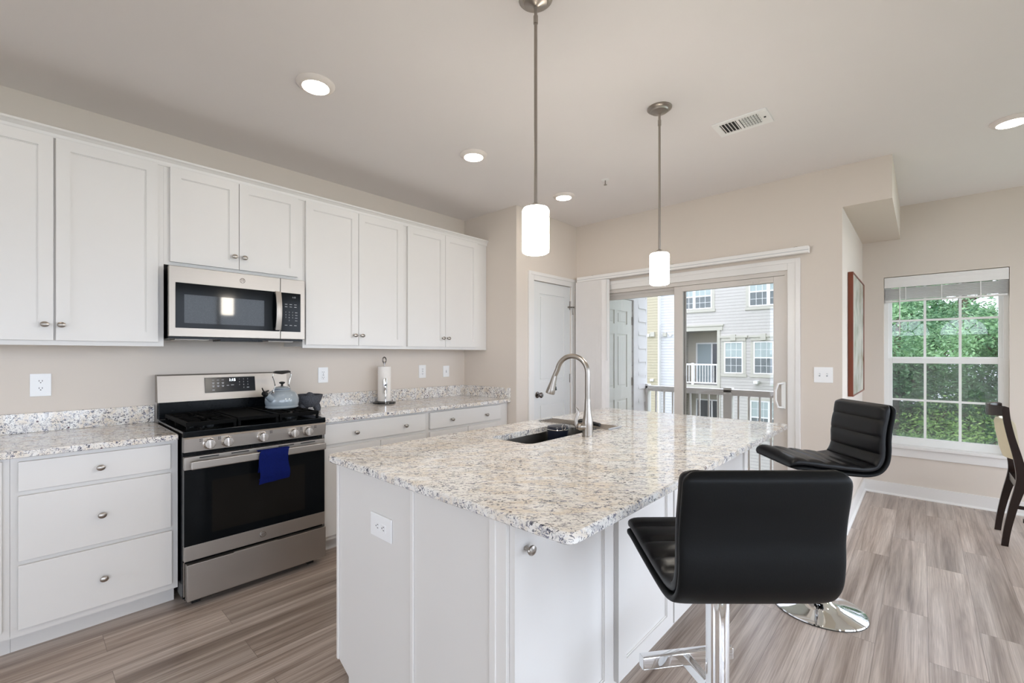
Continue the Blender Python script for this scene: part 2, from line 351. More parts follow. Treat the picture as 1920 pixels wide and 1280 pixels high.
# ---------------------------------------------------------------- mesh helpers
COL = sc.collection
ORG = {}
def conv(p): return Vector((p[0], -p[1], p[2]))
class MB:
    def __init__(s): s.bm = bmesh.new(); s.nb = 0
    def _add(s, b, bevel=0, segs=2, mtx=None):
        if mtx is not None: bmesh.ops.transform(b, matrix=mtx, verts=b.verts)
        if bevel:
            bmesh.ops.bevel(b, geom=list(b.edges), offset=bevel, segments=segs, profile=0.5, affect='EDGES', clamp_overlap=True)
        for v in b.verts: v.co = conv(v.co)
        bmesh.ops.recalc_face_normals(b, faces=b.faces)
        me = bpy.data.meshes.new('tmp'); b.to_mesh(me); b.free(); s.bm.from_mesh(me); bpy.data.meshes.remove(me)
        return s
    def box(s, u0, u1, v0, v1, z0, z1, bevel=0, segs=2, mtx=None):
        b = bmesh.new(); bmesh.ops.create_cube(b, size=1)
        s.nb += 1
        if min(abs(u1-u0), abs(v1-v0), abs(z1-z0)) > .004:      # sub-millimetre laps so crossing members never share a face plane
            e = (s.nb % 8)*.00008; u0 -= e; v0 -= e; z0 -= e; u1 += e; v1 += e; z1 += e
        for v in b.verts:
            v.co = Vector(((u0+u1)/2 + v.co.x*(u1-u0), (v0+v1)/2 + v.co.y*(v1-v0), (z0+z1)/2 + v.co.z*(z1-z0)))
        return s._add(b, bevel, segs, mtx)
    def lathe(s, c, prof, seg=32, axis='z', scale=(1, 1), mtx=None):
        """prof: list of (radius, height); axis: direction the height runs"""
        b = bmesh.new(); rings = []
        for r, h in prof:
            if r < 1e-6: rings.append([b.verts.new((0, 0, h))])
            else: rings.append([b.verts.new((r*math.cos(2*PI*k/seg)*scale[0], r*math.sin(2*PI*k/seg)*scale[1], h)) for k in range(seg)])
        for a, d in zip(rings[:-1], rings[1:]):
            for k in range(seg):
                q = [a[k % len(a)], a[(k+1) % len(a)], d[(k+1) % len(d)], d[k % len(d)]]
                f = []
                for x in q:
                    if x not in f: f.append(x)
                if len(f) > 2:
                    try: b.faces.new(f)
                    except ValueError: pass
        for ring in (rings[0], rings[-1]):
            if len(ring) > 2:
                try: b.faces.new(ring)
                except ValueError: pass
        R = {'z': Matrix.Identity(4), 'v': Matrix.Rotation(-PI/2, 4, 'X'), 'u': Matrix.Rotation(PI/2, 4, 'Y'), '-u': Matrix.Rotation(-PI/2, 4, 'Y'), '-z': Matrix.Rotation(PI, 4, 'X')}[axis]
        T = Matrix.Translation(Vector(c)) @ R
        if mtx is not None: T = mtx @ T
        return s._add(b, 0, 0, T)
    def cyl(s, c, r, h, axis='z', seg=24, bev=0, mtx=None):
        p = [(r, 0), (r, h)] if not bev else [(r-bev, 0), (r, bev), (r, h-bev), (r-bev, h)]
        return s.lathe(c, p, seg, axis, mtx=mtx)
    def tube(s, path, rad, seg=10, closed=False, sx=1.0, mtx=None):
        P = [Vector(p) for p in path]; n = len(P)
        rad = rad if isinstance(rad, (list, tuple)) else [rad]*n
        b = bmesh.new(); rings = []; nrm = None
        for i in range(n):
            if closed: t = (P[(i+1) % n]-P[i-1]).normalized()
            else: t = (P[min(i+1, n-1)]-P[max(i-1, 0)]).normalized()
            if nrm is None:
                nrm = t.cross(Vector((0, 0, 1)))
                if nrm.length < 0.05: nrm = t.cross(Vector((0, 1, 0)))
            nrm = (nrm - t*nrm.dot(t)).normalized(); bn = t.cross(nrm)
            rings.append([b.verts.new(P[i]+(nrm*math.cos(2*PI*k/seg)*sx+bn*math.sin(2*PI*k/seg))*rad[i]) for k in range(seg)])
        m = n if closed else n-1
        for i in range(m):
            a, d = rings[i], rings[(i+1) % n]
            for k in range(seg): b.faces.new((a[k], a[(k+1) % seg], d[(k+1) % seg], d[k]))
        if not closed: b.faces.new(rings[0]); b.faces.new(rings[-1])
        return s._add(b, 0, 0, mtx)
    def prism(s, poly, a0, a1, axis='u', bevel=0, mtx=None):
        """polygon extruded along an axis: 'u' poly=(v,z); 'v' poly=(u,z); 'z' poly=(u,v)"""
        f = {'u': lambda p, a: (a, p[0], p[1]), 'v': lambda p, a: (p[0], a, p[1]), 'z': lambda p, a: (p[0], p[1], a)}[axis]
        b = bmesh.new(); A = [b.verts.new(f(p, a0)) for p in poly]; B = [b.verts.new(f(p, a1)) for p in poly]
        n = len(poly); b.faces.new(A); b.faces.new(B)
        for k in range(n): b.faces.new((A[k], A[(k+1) % n], B[(k+1) % n], B[k]))
        return s._add(b, bevel, 2, mtx)
    def grid(s, rows, closed_u=False, cap=True, mtx=None):
        """rows: list of rings of points (closed rings), skinned"""
        b = bmesh.new(); R = [[b.verts.new(p) for p in r] for r in rows]; n = len(R[0])
        for a, d in zip(R[:-1], R[1:]):
            for k in range(n): b.faces.new((a[k], a[(k+1) % n], d[(k+1) % n], d[k]))
        if cap: b.faces.new(R[0]); b.faces.new(R[-1])
        return s._add(b, 0, 0, mtx)
    def text(s, txt, size, org, plane='v', depth=0.0006, shear=0.0, mtx=None):
        cu = bpy.data.curves.new('t', 'FONT'); cu.body = txt; cu.size = size; cu.extrude = depth/2; cu.align_x = 'CENTER'; cu.align_y = 'CENTER'; cu.shear = shear
        cu.resolution_u = 3
        o = bpy.data.objects.new('t', cu); COL.objects.link(o)
        me = bpy.data.meshes.new_from_object(o.evaluated_get(bpy.context.evaluated_depsgraph_get()))
        b = bmesh.new(); b.from_mesh(me)
        bpy.data.objects.remove(o); bpy.data.curves.remove(cu); bpy.data.meshes.remove(me)
        for v in b.verts:
            x, y, z = v.co
            v.co = Vector((org[0]+x, org[1]+z, org[2]+y))
        return s._add(b, 0, 0, mtx)
    def build(s, name, material, parent=None, smooth=True, origin=None, ang=0.6):
        bm = s.bm
        o0 = ORG[parent.name] if parent is not None else Vector(origin if origin is not None else (0, 0, 0))
        if smooth:
            for f in bm.faces: f.smooth = True
            for e in bm.edges:
                if len(e.link_faces) == 2 and e.calc_face_angle(0) > ang: e.smooth = False
        w = conv(o0)
        for v in bm.verts: v.co -= w
        me = bpy.data.meshes.new(name); bm.to_mesh(me); bm.free()
        me.materials.append(M[material] if isinstance(material, str) else material)
        o = bpy.data.objects.new(name, me); COL.objects.link(o)
        if smooth and s.nb:
            wn_ = o.modifiers.new('weighted_normals', 'WEIGHTED_NORMAL'); wn_.keep_sharp = True; wn_.weight = 90
        if parent is not None: o.parent = parent
        else: o.location = w
        ORG[o.name] = o0
        return o
def merge_into(o, mb, material):
    """printed marks kept inside the part's own mesh, in a second material slot"""
    bm = mb.bm; w = conv(ORG[o.name])
    k = len(o.data.materials); o.data.materials.append(M[material])
    for v in bm.verts: v.co -= w
    for f in bm.faces: f.material_index = k
    me = bpy.data.meshes.new('marks'); bm.to_mesh(me); bm.free()
    b = bmesh.new(); b.from_mesh(o.data); b.from_mesh(me); b.to_mesh(o.data); b.free(); bpy.data.meshes.remove(me)
def thing(name, label, cat, loc=(0, 0, 0), group=None):
    o = bpy.data.objects.new(name, None); o.empty_display_size = 0.05; COL.objects.link(o)
    o.location = conv(loc); ORG[o.name] = Vector(loc)
    o['label'] = label; o['category'] = cat
    if group: o['group'] = group
    return o
def tag(o, label, cat, group=None, kind=None):
    o['label'] = label; o['category'] = cat
    if group: o['group'] = group
    if kind: o['kind'] = kind
    return o
def struct(name, mb, m, parent=None, smooth=True):
    o = mb.build(name, m, parent, smooth)
    if parent is None: o['kind'] = 'structure'
    return o
def copy_thing(r, loc, label, rot=None):
    """copy of a thing with its parts and their sub-parts; mesh data shared"""
    c = r.copy(); COL.objects.link(c); c.location = conv(loc)
    if rot is not None: c.rotation_euler = (0, 0, rot)
    c['label'] = label
    for ch in list(r.children):
        k = ch.copy(); COL.objects.link(k); k.parent = c
        for g in list(ch.children):
            q = g.copy(); COL.objects.link(q); q.parent = k
    return c

# ================================================================ ROOM SHELL
U0, U1, V1 = -4.0, 5.848, 6.5
P, PV, F, V2, V3, ZS, H = 3.3215, 0.7197, 4.3208, 3.0445, 3.3222, 2.4231, 2.7287
fl = struct('floor', MB().box(U0-.1, U1+.12, -.12, V1+.12, -.1, 0), 'plank_floor', smooth=False)
struct('ceiling', MB().box(U0-.1, U1+.12, -.12, V1+.12, H, H+.12), 'ceiling_paint', smooth=False)
struct('wall_stove', MB().box(U0, P+.12, -.12, 0, 0, H), 'wall_paint', smooth=False)
w = MB().box(P, P+.11, 0, PV, 0, H)
w.box(P+.11, 3.569, PV-.11, PV, 0, H).box(4.211, F, PV-.11, PV, 0, H).box(3.569, 4.211, PV-.11, PV, 2.06, H)
struct('wall_pantry', w, 'wall_paint', smooth=False)
SV0, SV1, SZ = 0.87, 2.70, 2.0
w = MB().box(F, F+.12, PV-.11, SV0, 0, H).box(F, F+.12, SV1, V2, 0, H).box(F, F+.12, SV0, SV1, SZ, H)
struct('wall_far', w, 'wall_paint', smooth=False)
struct('wall_recess', MB().box(F+.12, U1, V2-.12, V2, 0, H), 'wall_paint', smooth=False)
struct('wall_soffit', MB().box(F, U1, V2, V3, ZS, H), 'wall_paint', smooth=False)
WV0, WV1, WZ0, WZ1 = 3.205, 4.006, 0.47, 2.072
w = MB().box(U1, U1+.12, V2-.12, WV0, 0, H).box(U1, U1+.12, WV1, 4.35, 0, H).box(U1, U1+.12, 6.35, V1, 0, H).box(U1, U1+.12, 4.35, 6.35, 2.5, H).box(U1, U1+.12, 4.35, 6.35, 0, .08).box(U1, U1+.12, WV0, WV1, 0, WZ0).box(U1, U1+.12, WV0, WV1, WZ1, H)
struct('wall_window', w, 'wall_paint', smooth=False)
w = MB().box(U0-.12, U0, -.12, .70, 0, H).box(U0-.12, U0, 2.65, 2.74, 0, H).box(U0-.12, U0, .70, 2.65, 2.55, H).box(U0-.12, U0, .70, 2.65, 0, .1).box(U0-.12, U0, 4.66, V1, 0, H).box(U0-.12, U0, 3.66, 3.74, 0, H).box(U0-.12, U0, 2.74, 4.66, 2.4, H).box(U0-.12, U0, 2.74, 4.66, 0, .3)
def spandrel(mb, c):     # wall above the half-round head
    pts = [(c-.46, 2.4), (c-.46, 1.86)] + [(c-.45*math.cos(PI*k/16), 1.86+.45*math.sin(PI*k/16)) for k in range(17)] + [(c+.46, 1.86), (c+.46, 2.4)]
    mb.prism([(p[0], p[1]) for p in pts], U0-.12, U0, 'u')
spandrel(w, 3.2); spandrel(w, 4.2)
struct('wall_back', w, 'wall_paint', smooth=False)
for n, c in ((3, 3.2), (4, 4.2)):
    r = thing('window_%d' % n, 'arched window in the back wall', 'window', (U0-.06, c, .3)); del r['label']; del r['category']; r['kind'] = 'structure'
    f = MB()
    for z in (.30, 1.05, 1.78): f.box(U0-.09, U0-.03, c-.46, c+.46, z, z+.05)
    f.box(U0-.09, U0-.03, c-.46, c-.41, .3, 1.86).box(U0-.09, U0-.03, c+.41, c+.46, .3, 1.86)
    f.tube([(U0-.06, c-.43*math.cos(PI*k/20), 1.84+.43*math.sin(PI*k/20)) for k in range(21)], .03, 6)
    f.tube([(U0-.06, c-.12*math.cos(PI*k/10), 1.84+.12*math.sin(PI*k/10)) for k in range(11)], .012, 6)
    for a in (PI*.28, PI*.5, PI*.72): f.tube([(U0-.06, c+.12*math.cos(a), 1.84+.12*math.sin(a)), (U0-.06, c+.42*math.cos(a), 1.84+.42*math.sin(a))], .012, 6)
    f.build('window_frame', 'vinyl_white', r)
    MB().box(U0-.062, U0-.058, c-.43, c+.43, .32, 2.28).build('glass', 'pane_clear', r, smooth=False)
    # lowered cellular shade on the rectangular sash, the half-round head left clear
    MB().box(U0-.025, U0-.015, c-.44, c+.44, .34, 1.80).build('window_shade', 'blind_white', r)
ADDED_GW = [(-3.6, -1.4), (-1.2, 1.0), (1.7, 3.4), (3.6, 5.7)]      # unseen tall windows, added behind the viewer to brighten the room
w = MB(); x = U0
for a, b in ADDED_GW:
    w.box(x, a, V1, V1+.12, 0, H); w.box(a, b, V1, V1+.12, 0, .15).box(a, b, V1, V1+.12, 2.45, H); x = b
w.box(x, U1+.12, V1, V1+.12, 0, H)
struct('wall_right', w, 'wall_paint', smooth=False)
def added_window(n, axis, a, b, c, z0, z1):
    f = MB()
    def bx(x0, x1, zz0, zz1):
        if axis == 'u': f.box(x0, x1, c, c+.05, zz0, zz1)
        else: f.box(c, c+.05, x0, x1, zz0, zz1)
    for z in (z0, (z0+z1)/2-.025, z1-.05): bx(a, b, z, z+.05)
    for x in (a, (a+b)/2-.025, b-.05): bx(x, x+.05, z0, z1)
    o = struct('window_%d' % n, f, 'vinyl_white')  # unseen window, added to let in more daylight
    g = MB()
    if axis == 'u': g.box(a, b, c+.022, c+.026, z0, z1)
    else: g.box(c+.022, c+.026, a, b, z0, z1)
    g.build('glass', 'pane_clear', o, smooth=False)
for i, (a, b) in enumerate(ADDED_GW): added_window(5+i, 'u', a, b, V1+.03, .15, 2.45)
added_window(9, 'v', .70, 2.65, U0-.09, .1, 2.55)  # wide back-wall window, unseen, added for daylight on camera-facing sides
added_window(10, 'v', 4.35, 6.35, U1+.04, .08, 2.5)  # out-of-view window added to light the right-hand floor
# baseboards
def baseboard(name, boxes):
    mb = MB()
    for (a, b, c, d) in boxes:
        mb.box(a, b, c, d, 0, .115, .003)
        # quarter-round shoe
    struct(name, mb, 'trim_white')
baseboard('baseboard_recess', [(F, U1, V2, V2+.016)])
baseboard('baseboard_window', [(U1-.016, U1, V2+.016, V1)])
baseboard('baseboard_far', [(F-.016, F, SV1+.085, V2+.016)])
baseboard('baseboard_pantry', [(P-.016, P, .66, PV+.016), (P-.016, 3.487, PV, PV+.016)])
baseboard('baseboard_right', [(U0, U1, V1-.016, V1)])
baseboard('baseboard_back', [(U0, U0+.016, 0, V1)])
# shoe moulding along recess/window
struct('trim_1', MB().prism([(V2+.016, 0), (V2+.030, 0), (V2+.028, .008), (V2+.016, .018)], F, U1-.016, 'u').prism([(U1-.016, 0), (U1-.030, 0), (U1-.028, .008), (U1-.016, .018)], V2+.016, V1, 'v'), 'trim_white')

# ---- pantry door (door_1) with casing
def casing(mb, a0, a1, zt, wdt, face, axis, out=0.018, z0=0.0):
    """U-shaped door casing on a wall: a0,a1 opening edges, face coordinate, out towards the room (signed)"""
    def bx(x0, x1, zz0, zz1, d0, d1, bev=0.003):
        lo, hi = sorted((face+d0, face+d1))
        if axis == 'u': mb.box(x0, x1, lo, hi, zz0, zz1, bev)
        else: mb.box(lo, hi, x0, x1, zz0, zz1, bev)
    s = 1 if out > 0 else -1; o = abs(out)
    bx(a0-wdt, a0, z0, zt+wdt, 0, s*o*.7); bx(a1, a1+wdt, z0, zt+wdt, 0, s*o*.7); bx(a0, a1, zt, zt+wdt, 0, s*o*.7)
    # raised outer band
    bx(a0-wdt, a0-wdt*.62, z0, zt+wdt, s*o*.7, s*o); bx(a1+wdt*.62, a1+wdt, z0, zt+wdt, s*o*.7, s*o); bx(a0-wdt*.62, a1+wdt*.62, zt+wdt*.62, zt+wdt, s*o*.7, s*o)
mb = MB(); casing(mb, 3.569, 4.211, 2.06, .082, PV, 'u', .02)
struct('trim_2', mb, 'trim_white')
d1 = thing('door_1', 'x', 'x', (3.575, PV-.02, 0)); del d1['label']; del d1['category']; d1['kind'] = 'structure'
DA, DB, DV = 3.574, 4.206, PV-.006
def panel_door(parent, a0, a1, z0, z1, vf, th, panels, m, nm='slab', axis='u', s=1):
    """slab built as stiles and rails around recessed raised panels; s = side facing the room"""
    mb = MB()
    xs = sorted({a0, a1} | {p[0] for p in panels} | {p[1] for p in panels})
    zs = sorted({z0, z1} | {p[2] for p in panels} | {p[3] for p in panels})
    def bx(x0, x1, zz0, zz1, d0, d1, bev=0):
        lo, hi = sorted((vf - s*d0, vf - s*d1))
        if axis == 'u': mb.box(x0, x1, lo, hi, zz0, zz1, bev)
        else: mb.box(lo, hi, x0, x1, zz0, zz1, bev)
    bx(a0, a1, z0, z1, .010, th)
    for i in range(len(xs)-1):
        for j in range(len(zs)-1):
            cx, cz = (xs[i]+xs[i+1])/2, (zs[j]+zs[j+1])/2
            if not any(p[0] < cx < p[1] and p[2] < cz < p[3] for p in panels):
                bx(xs[i], xs[i+1], zs[j], zs[j+1], 0, .0105)
    for p in panels:
        bx(p[0]+.028, p[1]-.028, p[2]+.028, p[3]-.028, .003, .012, .0045)
    return mb.build(nm, m, parent, smooth=False)
panel_door(d1, DA, DB, .01, 2.055, DV, .035, [(3.674, 4.10, 1.06, 1.94), (3.674, 4.10, .20, .85)], 'door_white')
kb = MB().lathe((3.64, DV, .935), [(.030, 0), (.032, .004), (.028, .010), (.012, .014), (.011, .030), (.020, .036), (.027, .046), (.027, .056), (.018, .064), (0, .066)], 28, 'v')
kb.build('door_knob', 'nickel_dark', d1)
for z in (.22, 1.08, 1.86):
    MB().box(DB-.012, DB+.012, DV-.002, DV+.004, z-.045, z+.045).cyl((DB+.004, DV+.007, z-.047), .006, .094, seg=10).build('hinge', 'nickel', d1)
latch = MB().tube([(DB-.03, DV+.02, 1.84), (DB+.05, DV+.02, 1.845)], .005, 8).tube([(DB+.01, DV+.02, 1.85), (DB+.01, DV+.03, 1.76)], .005, 8).cyl((DB-.035, DV+.0, 1.84), .010, .022, 'v', 12).cyl((DB+.05, DV+.0, 1.845), .010, .022, 'v', 12)
latch.build('door_stop', 'nickel', d1)
struct('wall_pantry_back', MB().box(3.43, F, 0.0, .02, 0, H), 'wall_paint', smooth=False)

# ---- sliding door (door_2)
mb = MB(); casing(mb, SV0, SV1, SZ, .085, F, 'v', -.02)
struct('trim_3', mb, 'trim_white')
d2 = thing('door_2', 'x', 'x', (F+.06, SV0, 0)); del d2['label']; del d2['category']; d2['kind'] = 'structure'
mb = MB().box(F+.005, F+.115, SV0, SV0+.03, 0, SZ).box(F+.005, F+.115, SV1-.022, SV1, 0, SZ).box(F+.005, F+.115, SV0, SV1, SZ-.035, SZ).box(F+.005, F+.115, SV0, SV1, 0, .03)
mb.box(F+.052, F+.060, SV0, SV1, SZ-.06, SZ-.035)
mb.build('door_frame', 'vinyl_slider', d2)
def sash(parent, u0, u1, a0, a1, z0, z1, st, top, bot, nm, m='vinyl_slider', gm='pane_glass'):
    mb = MB().box(u0, u1, a0, a0+st, z0, z1, .003).box(u0, u1, a1-st, a1, z0, z1, .003).box(u0, u1, a0+st, a1-st, z1-top, z1, .003).box(u0, u1, a0+st, a1-st, z0, z0+bot, .003)
    o = mb.build(nm, m, parent)
    uc = (u0+u1)/2
    MB().box(uc-.003, uc+.003, a0+st-.004, a1-st+.004, z0+bot-.004, z1-top+.004).build('glass', gm, o, smooth=False)
    return o
sash(d2, F+.068, F+.105, SV0+.03, 1.87, .03, SZ-.035, .078, .062, .09, 'fixed_panel')
slid = sash(d2, F+.012, F+.048, 1.79, SV1-.022, .03, SZ-.037, .08, .050, .09, 'sliding_panel')
# handle: D-shaped pull
hz0, hz1, hv = .91, 1.105, 2.672
MB().box(F-.006, F+.012, hv-.016, hv+.016, hz0-.01, hz1+.01, .005).tube([(F-.004, hv, hz1), (F-.045, hv-.03, hz1-.005), (F-.055, hv-.045, hz1-.06), (F-.055, hv-.045, hz0+.06), (F-.045, hv-.03, hz0+.005), (F-.004, hv, hz0)], .0085, 10).build('door_handle', 'vinyl_white', slid)
MB().box(F+.004, F+.012, 2.33, 2.45, SZ-.085, SZ-.062, .003).box(F+.004, F+.012, 2.50, 2.60, SZ-.085, SZ-.062, .003).build('security_latch', 'vinyl_slider', slid)

# ---- right window (window_1)
w1 = thing('window_1', 'x', 'x', (U1, WV0, WZ0)); del w1['label']; del w1['category']; w1['kind'] = 'structure'
fu = U1+.055
mb = MB().box(fu, U1+.12, WV0, WV0+.03, WZ0, WZ1).box(fu, U1+.12, WV1-.03, WV1, WZ0, WZ1).box(fu, U1+.12, WV0, WV1, WZ1-.03, WZ1).box(fu, U1+.12, WV0, WV1, WZ0-.002, WZ0+.06)
mb.build('window_frame', 'vinyl_white', w1)
def gridsash(nm, u0, u1, z0, z1, rail_b, rail_t, st, hz):
    a0, a1 = WV0+.026, WV1-.026
    o = sash(w1, u0, u1, a0, a1, z0, z1, st, rail_t, rail_b, nm, 'vinyl_white')
    uc = (u0+u1)/2; g = MB()
    for v in (a0+st+(a1-a0-2*st)/3, a0+st+(a1-a0-2*st)*2/3): g.box(uc-.006, uc+.006, v-.009, v+.009, z0+rail_b, z1-rail_t)
    g.box(uc-.006, uc+.006, a0+st, a1-st, hz-.009, hz+.009)
    g.build('muntin', 'vinyl_white', o)
    return o
gridsash('upper_sash', U1+.085, U1+.112, 1.26, WZ1-.03, .050, .035, .030, 1.655)
gridsash('lower_sash', U1+.058, U1+.084, WZ0+.035, 1.30, .048, .050, .034, .905)
MB().box(U1+.1135, U1+.1155, WV0+.03, WV1-.03, WZ0+.05, 1.27).build('insect_screen', 'insect_screen', w1, smooth=False)
MB().box(U1+.048, U1+.060, 3.42, 3.47, 1.298, 1.308, .002).box(U1+.048, U1+.060, 3.76, 3.81, 1.298, 1.308, .002).build('sash_lock', 'vinyl_white', w1)
# stool and apron
MB().box(U1-.045, U1+.06, WV0-.035, WV1+.035, WZ0-.014, WZ0+.012, .004).build('window_sill', 'trim_white', w1)
MB().box(U1-.018, U1, WV0-.02, WV1+.02, WZ0-.095, WZ0-.014, .004).build('apron', 'trim_white', w1)

# ---- picture on the recess wall
art = thing('framed_picture', 'pale landscape picture in a reddish brown wooden frame on the recess wall', 'picture', (5.1, V2, 1.0))
a0, a1, z0, z1 = 4.640, 5.56, 1.0, 1.985
mb = MB().box(a0, a0+.010, V2+.002, V2+.036, z0, z1, .003).box(a1-.010, a1, V2+.002, V2+.036, z0, z1, .003).box(a0+.010, a1-.010, V2+.002, V2+.036, z0, z0+.009, .002).box(a0+.010, a1-.010, V2+.002, V2+.036, z1-.009, z1, .002)
mb.build('frame', 'frame_wood', art)
MB().box(a0+.009, a1-.009, V2+.004, V2+.030, z0+.008, z1-.008).build('canvas', 'canvas_art', art, smooth=False)

# ================================================================ CABINETS
KN = [(.0075, 0), (.007, .004), (.005, .010), (.006, .015), (.014, .019), (.0165, .023), (.0155, .027), (.009, .030), (0, .031)]
def knob(parent, u, v, z, axis='v', tilt=0.0):
    mb = MB().lathe((u, v, z), KN, 20, axis, scale=(1.0, .84))
    return mb.build('knob', 'nickel', parent)
def shaker(parent, a0, a1, z0, z1, vf, nm='door', kn=None, st=.052, th=.019, m='cabinet_white'):
    """door whose back sits at vf, front at vf+th"""
    f = vf+th; mb = MB()
    mb.box(a0, a1, vf+.001, f-.009, z0, z1)
    mb.box(a0, a0+st, f-.009, f, z0, z1).box(a1-st, a1, f-.009, f, z0, z1).box(a0+st, a1-st, f-.009, f, z0, z0+st).box(a0+st, a1-st, f-.009, f, z1-st, z1)
    # small inner bead
    bd = .004
    mb.box(a0+st, a0+st+bd, f-.009, f-.005, z0+st, z1-st).box(a1-st-bd, a1-st, f-.009, f-.005, z0+st, z1-st).box(a0+st, a1-st, f-.009, f-.005, z0+st, z0+st+bd).box(a0+st, a1-st, f-.009, f-.005, z1-st-bd, z1-st)
    o = mb.build(nm, m, parent, smooth=False)
    if kn: knob(o, kn[0], f, kn[1])
    return o
def slab(parent, a0, a1, z0, z1, vf, kns, nm='drawer', th=.019, m='cabinet_white'):
    o = MB().box(a0, a1, vf+.001, vf+th, z0, z1, .0025).build(nm, m, parent)
    for (u, z) in kns: knob(o, u, vf+th, z)
    return o
UF = .326
def wallcab(label, a0, a1, z0, doors, zt=2.44):
    r = thing('wall_cabinet', label, 'cabinet', ((a0+a1)/2, 0, z0), 'white wall cabinets')
    mb = MB()
    mb.box(a0+.0005, a1-.0005, .001, UF-.018, z0+.012, zt)
    # face frame
    xs = [(a0+.0005, doors[0][0]+.012)] + [(d[1]-.010, e[0]+.010) for d, e in zip(doors[:-1], doors[1:])] + [(doors[-1][1]-.012, a1-.0005)]
    for x0, x1 in xs: mb.box(x0, x1, UF-.018, UF, z0, zt)
    for i in range(len(xs)-1): mb.box(xs[i][1], xs[i+1][0], UF-.018, UF, z0, z0+.035).box(xs[i][1], xs[i+1][0], UF-.018, UF, zt-.045, zt)
    mb.build('body', 'cabinet_white', r, smooth=False)
    for (d0, d1, dz0, dz1, ku, kz) in doors: shaker(r, d0, d1, dz0, dz1, UF+.0005, kn=(ku, kz))
    return r
wallcab('white two-door wall cabinet at the left edge, left of the microwave', -.165, .710, 1.378, [(-.140, .262, 1.402, 2.408, .231, 1.479), (.271, .681, 1.402, 2.408, .290, 1.479)])
wallcab('short white two-door wall cabinet directly above the microwave', .710, 1.500, 1.848, [(.738, 1.092, 1.866, 2.408, 1.065, 1.942), (1.096, 1.462, 1.866, 2.408, 1.122, 1.942)])
wallcab('tall white two-door wall cabinet just right of the microwave', 1.500, 2.347, 1.378, [(1.516, 1.917, 1.402, 2.408, 1.885, 1.477), (1.921, 2.323, 1.402, 2.408, 1.943, 1.477)])
wallcab('tall white two-door wall cabinet nearest the pantry wall', 2.347, 3.318, 1.378, [(2.371, 2.775, 1.402, 2.408, 2.745, 1.479), (2.779, 3.181, 1.402, 2.408, 2.806, 1.479)])
# crown moulding
cp = [(UF-.002, 2.408), (UF+.006, 2.408), (UF+.010, 2.418), (UF+.012, 2.430), (UF+.022, 2.442), (UF+.030, 2.448), (UF+.030, 2.458), (UF-.002, 2.458)]
cm = MB().prism([(p[0], p[1]+.0) for p in cp], -.165, P-.001, 'u')
cr = cm.build('crown_moulding', 'cabinet_white', smooth=False, origin=(1.5, UF, 2.41)); tag(cr, 'white stepped crown moulding running along the tops of the wall cabinets', 'moulding')

BF, BT = .61, .884
def basecab(label, a0, a1, fronts, stiles, side=None):
    r = thing('base_cabinet', label, 'cabinet', ((a0+a1)/2, 0, 0), 'white base cabinets')
    mb = MB().box(a0+.0005, a1-.0005, .001, BF-.001, .10, BT)
    mb.build('body', 'cabinet_white', r, smooth=False)
    MB().box(a0+.0005, a1-.0005, .02, .52, 0, .10).build('toe_kick', 'cabinet_white', r, smooth=False)
    for f in fronts:
        if f[0] == 'd': slab(r, f[1], f[2], f[3], f[4], BF, f[5])
        else: slab(r, f[1], f[2], f[3], f[4], BF, f[5], 'door')
    return r
basecab('white base cabinet cut by the left edge beside the drawer stack', -.60, .120, [('p', -.26, .098, .14, .872, [(-.22, .80)])], 0)
basecab('white base cabinet with a stack of three drawers left of the range', .120, .722, [('d', .145, .688, .735, .863, [(.413, .795)]), ('d', .145, .690, .431, .714, [(.418, .568)]), ('d', .145, .694, .134, .411, [(.425, .264)])], 0)
basecab('white base cabinet with one wide two-knob drawer just right of the range', 1.495, 2.360, [('d', 1.515, 2.338, .736, .868, [(1.739, .795), (2.145, .795)]), ('p', 1.515, 1.933, .130, .713, [(1.90, .66)]), ('p', 1.937, 2.338, .130, .713, [(1.97, .66)])], 0)
basecab('white base cabinet with one wide two-knob drawer beside the pantry wall', 2.360, 3.318, [('d', 2.385, 3.205, .736, .868, [(2.607, .795), (3.013, .795)]), ('p', 2.385, 2.793, .130, .713, [(2.76, .66)]), ('p', 2.797, 3.205, .130, .713, [(2.83, .66)])], 0)

# countertops
def rrect(a0, a1, b0, b1, r, n=5, corners=(1, 1, 1, 1)):
    pts = []
    for (cx, cy, s, k) in ((a0+r, b0+r, PI, corners[0]), (a1-r, b0+r, 1.5*PI, corners[1]), (a1-r, b1-r, 0, corners[2]), (a0+r, b1-r, .5*PI, corners[3])):
        if k:
            for i in range(n+1):
                t = s+.5*PI*i/n; pts.append((cx+r*math.cos(t), cy+r*math.sin(t)))
        else: pts.append((cx+(-r if cx < (a0+a1)/2 else r), cy+(-r if cy < (b0+b1)/2 else r)))
    return pts
c = thing('countertop', 'speckled granite countertop left of the range', 'countertop', (.3, .3, BT))
MB().box(-.60, .7175, .001, .65, BT+.0005, .914, .004).build('slab', 'granite', c)
MB().box(-.60, .7165, .001, .021, .9145, 1.018, .002).build('backsplash', 'granite', c)
c = thing('countertop', 'speckled granite countertop between the range and the pantry wall', 'countertop', (2.4, .3, BT))
MB().box(1.497, P-.001, .001, .65, BT+.0005, .914, .004).build('slab', 'granite', c)
MB().box(1.497, P-.022, .001, .021, .9145, 1.018, .002).build('backsplash', 'granite', c)
MB().box(P-.021, P-.001, .001, .65, .9145, 1.018, .002).build('backsplash', 'granite', c)

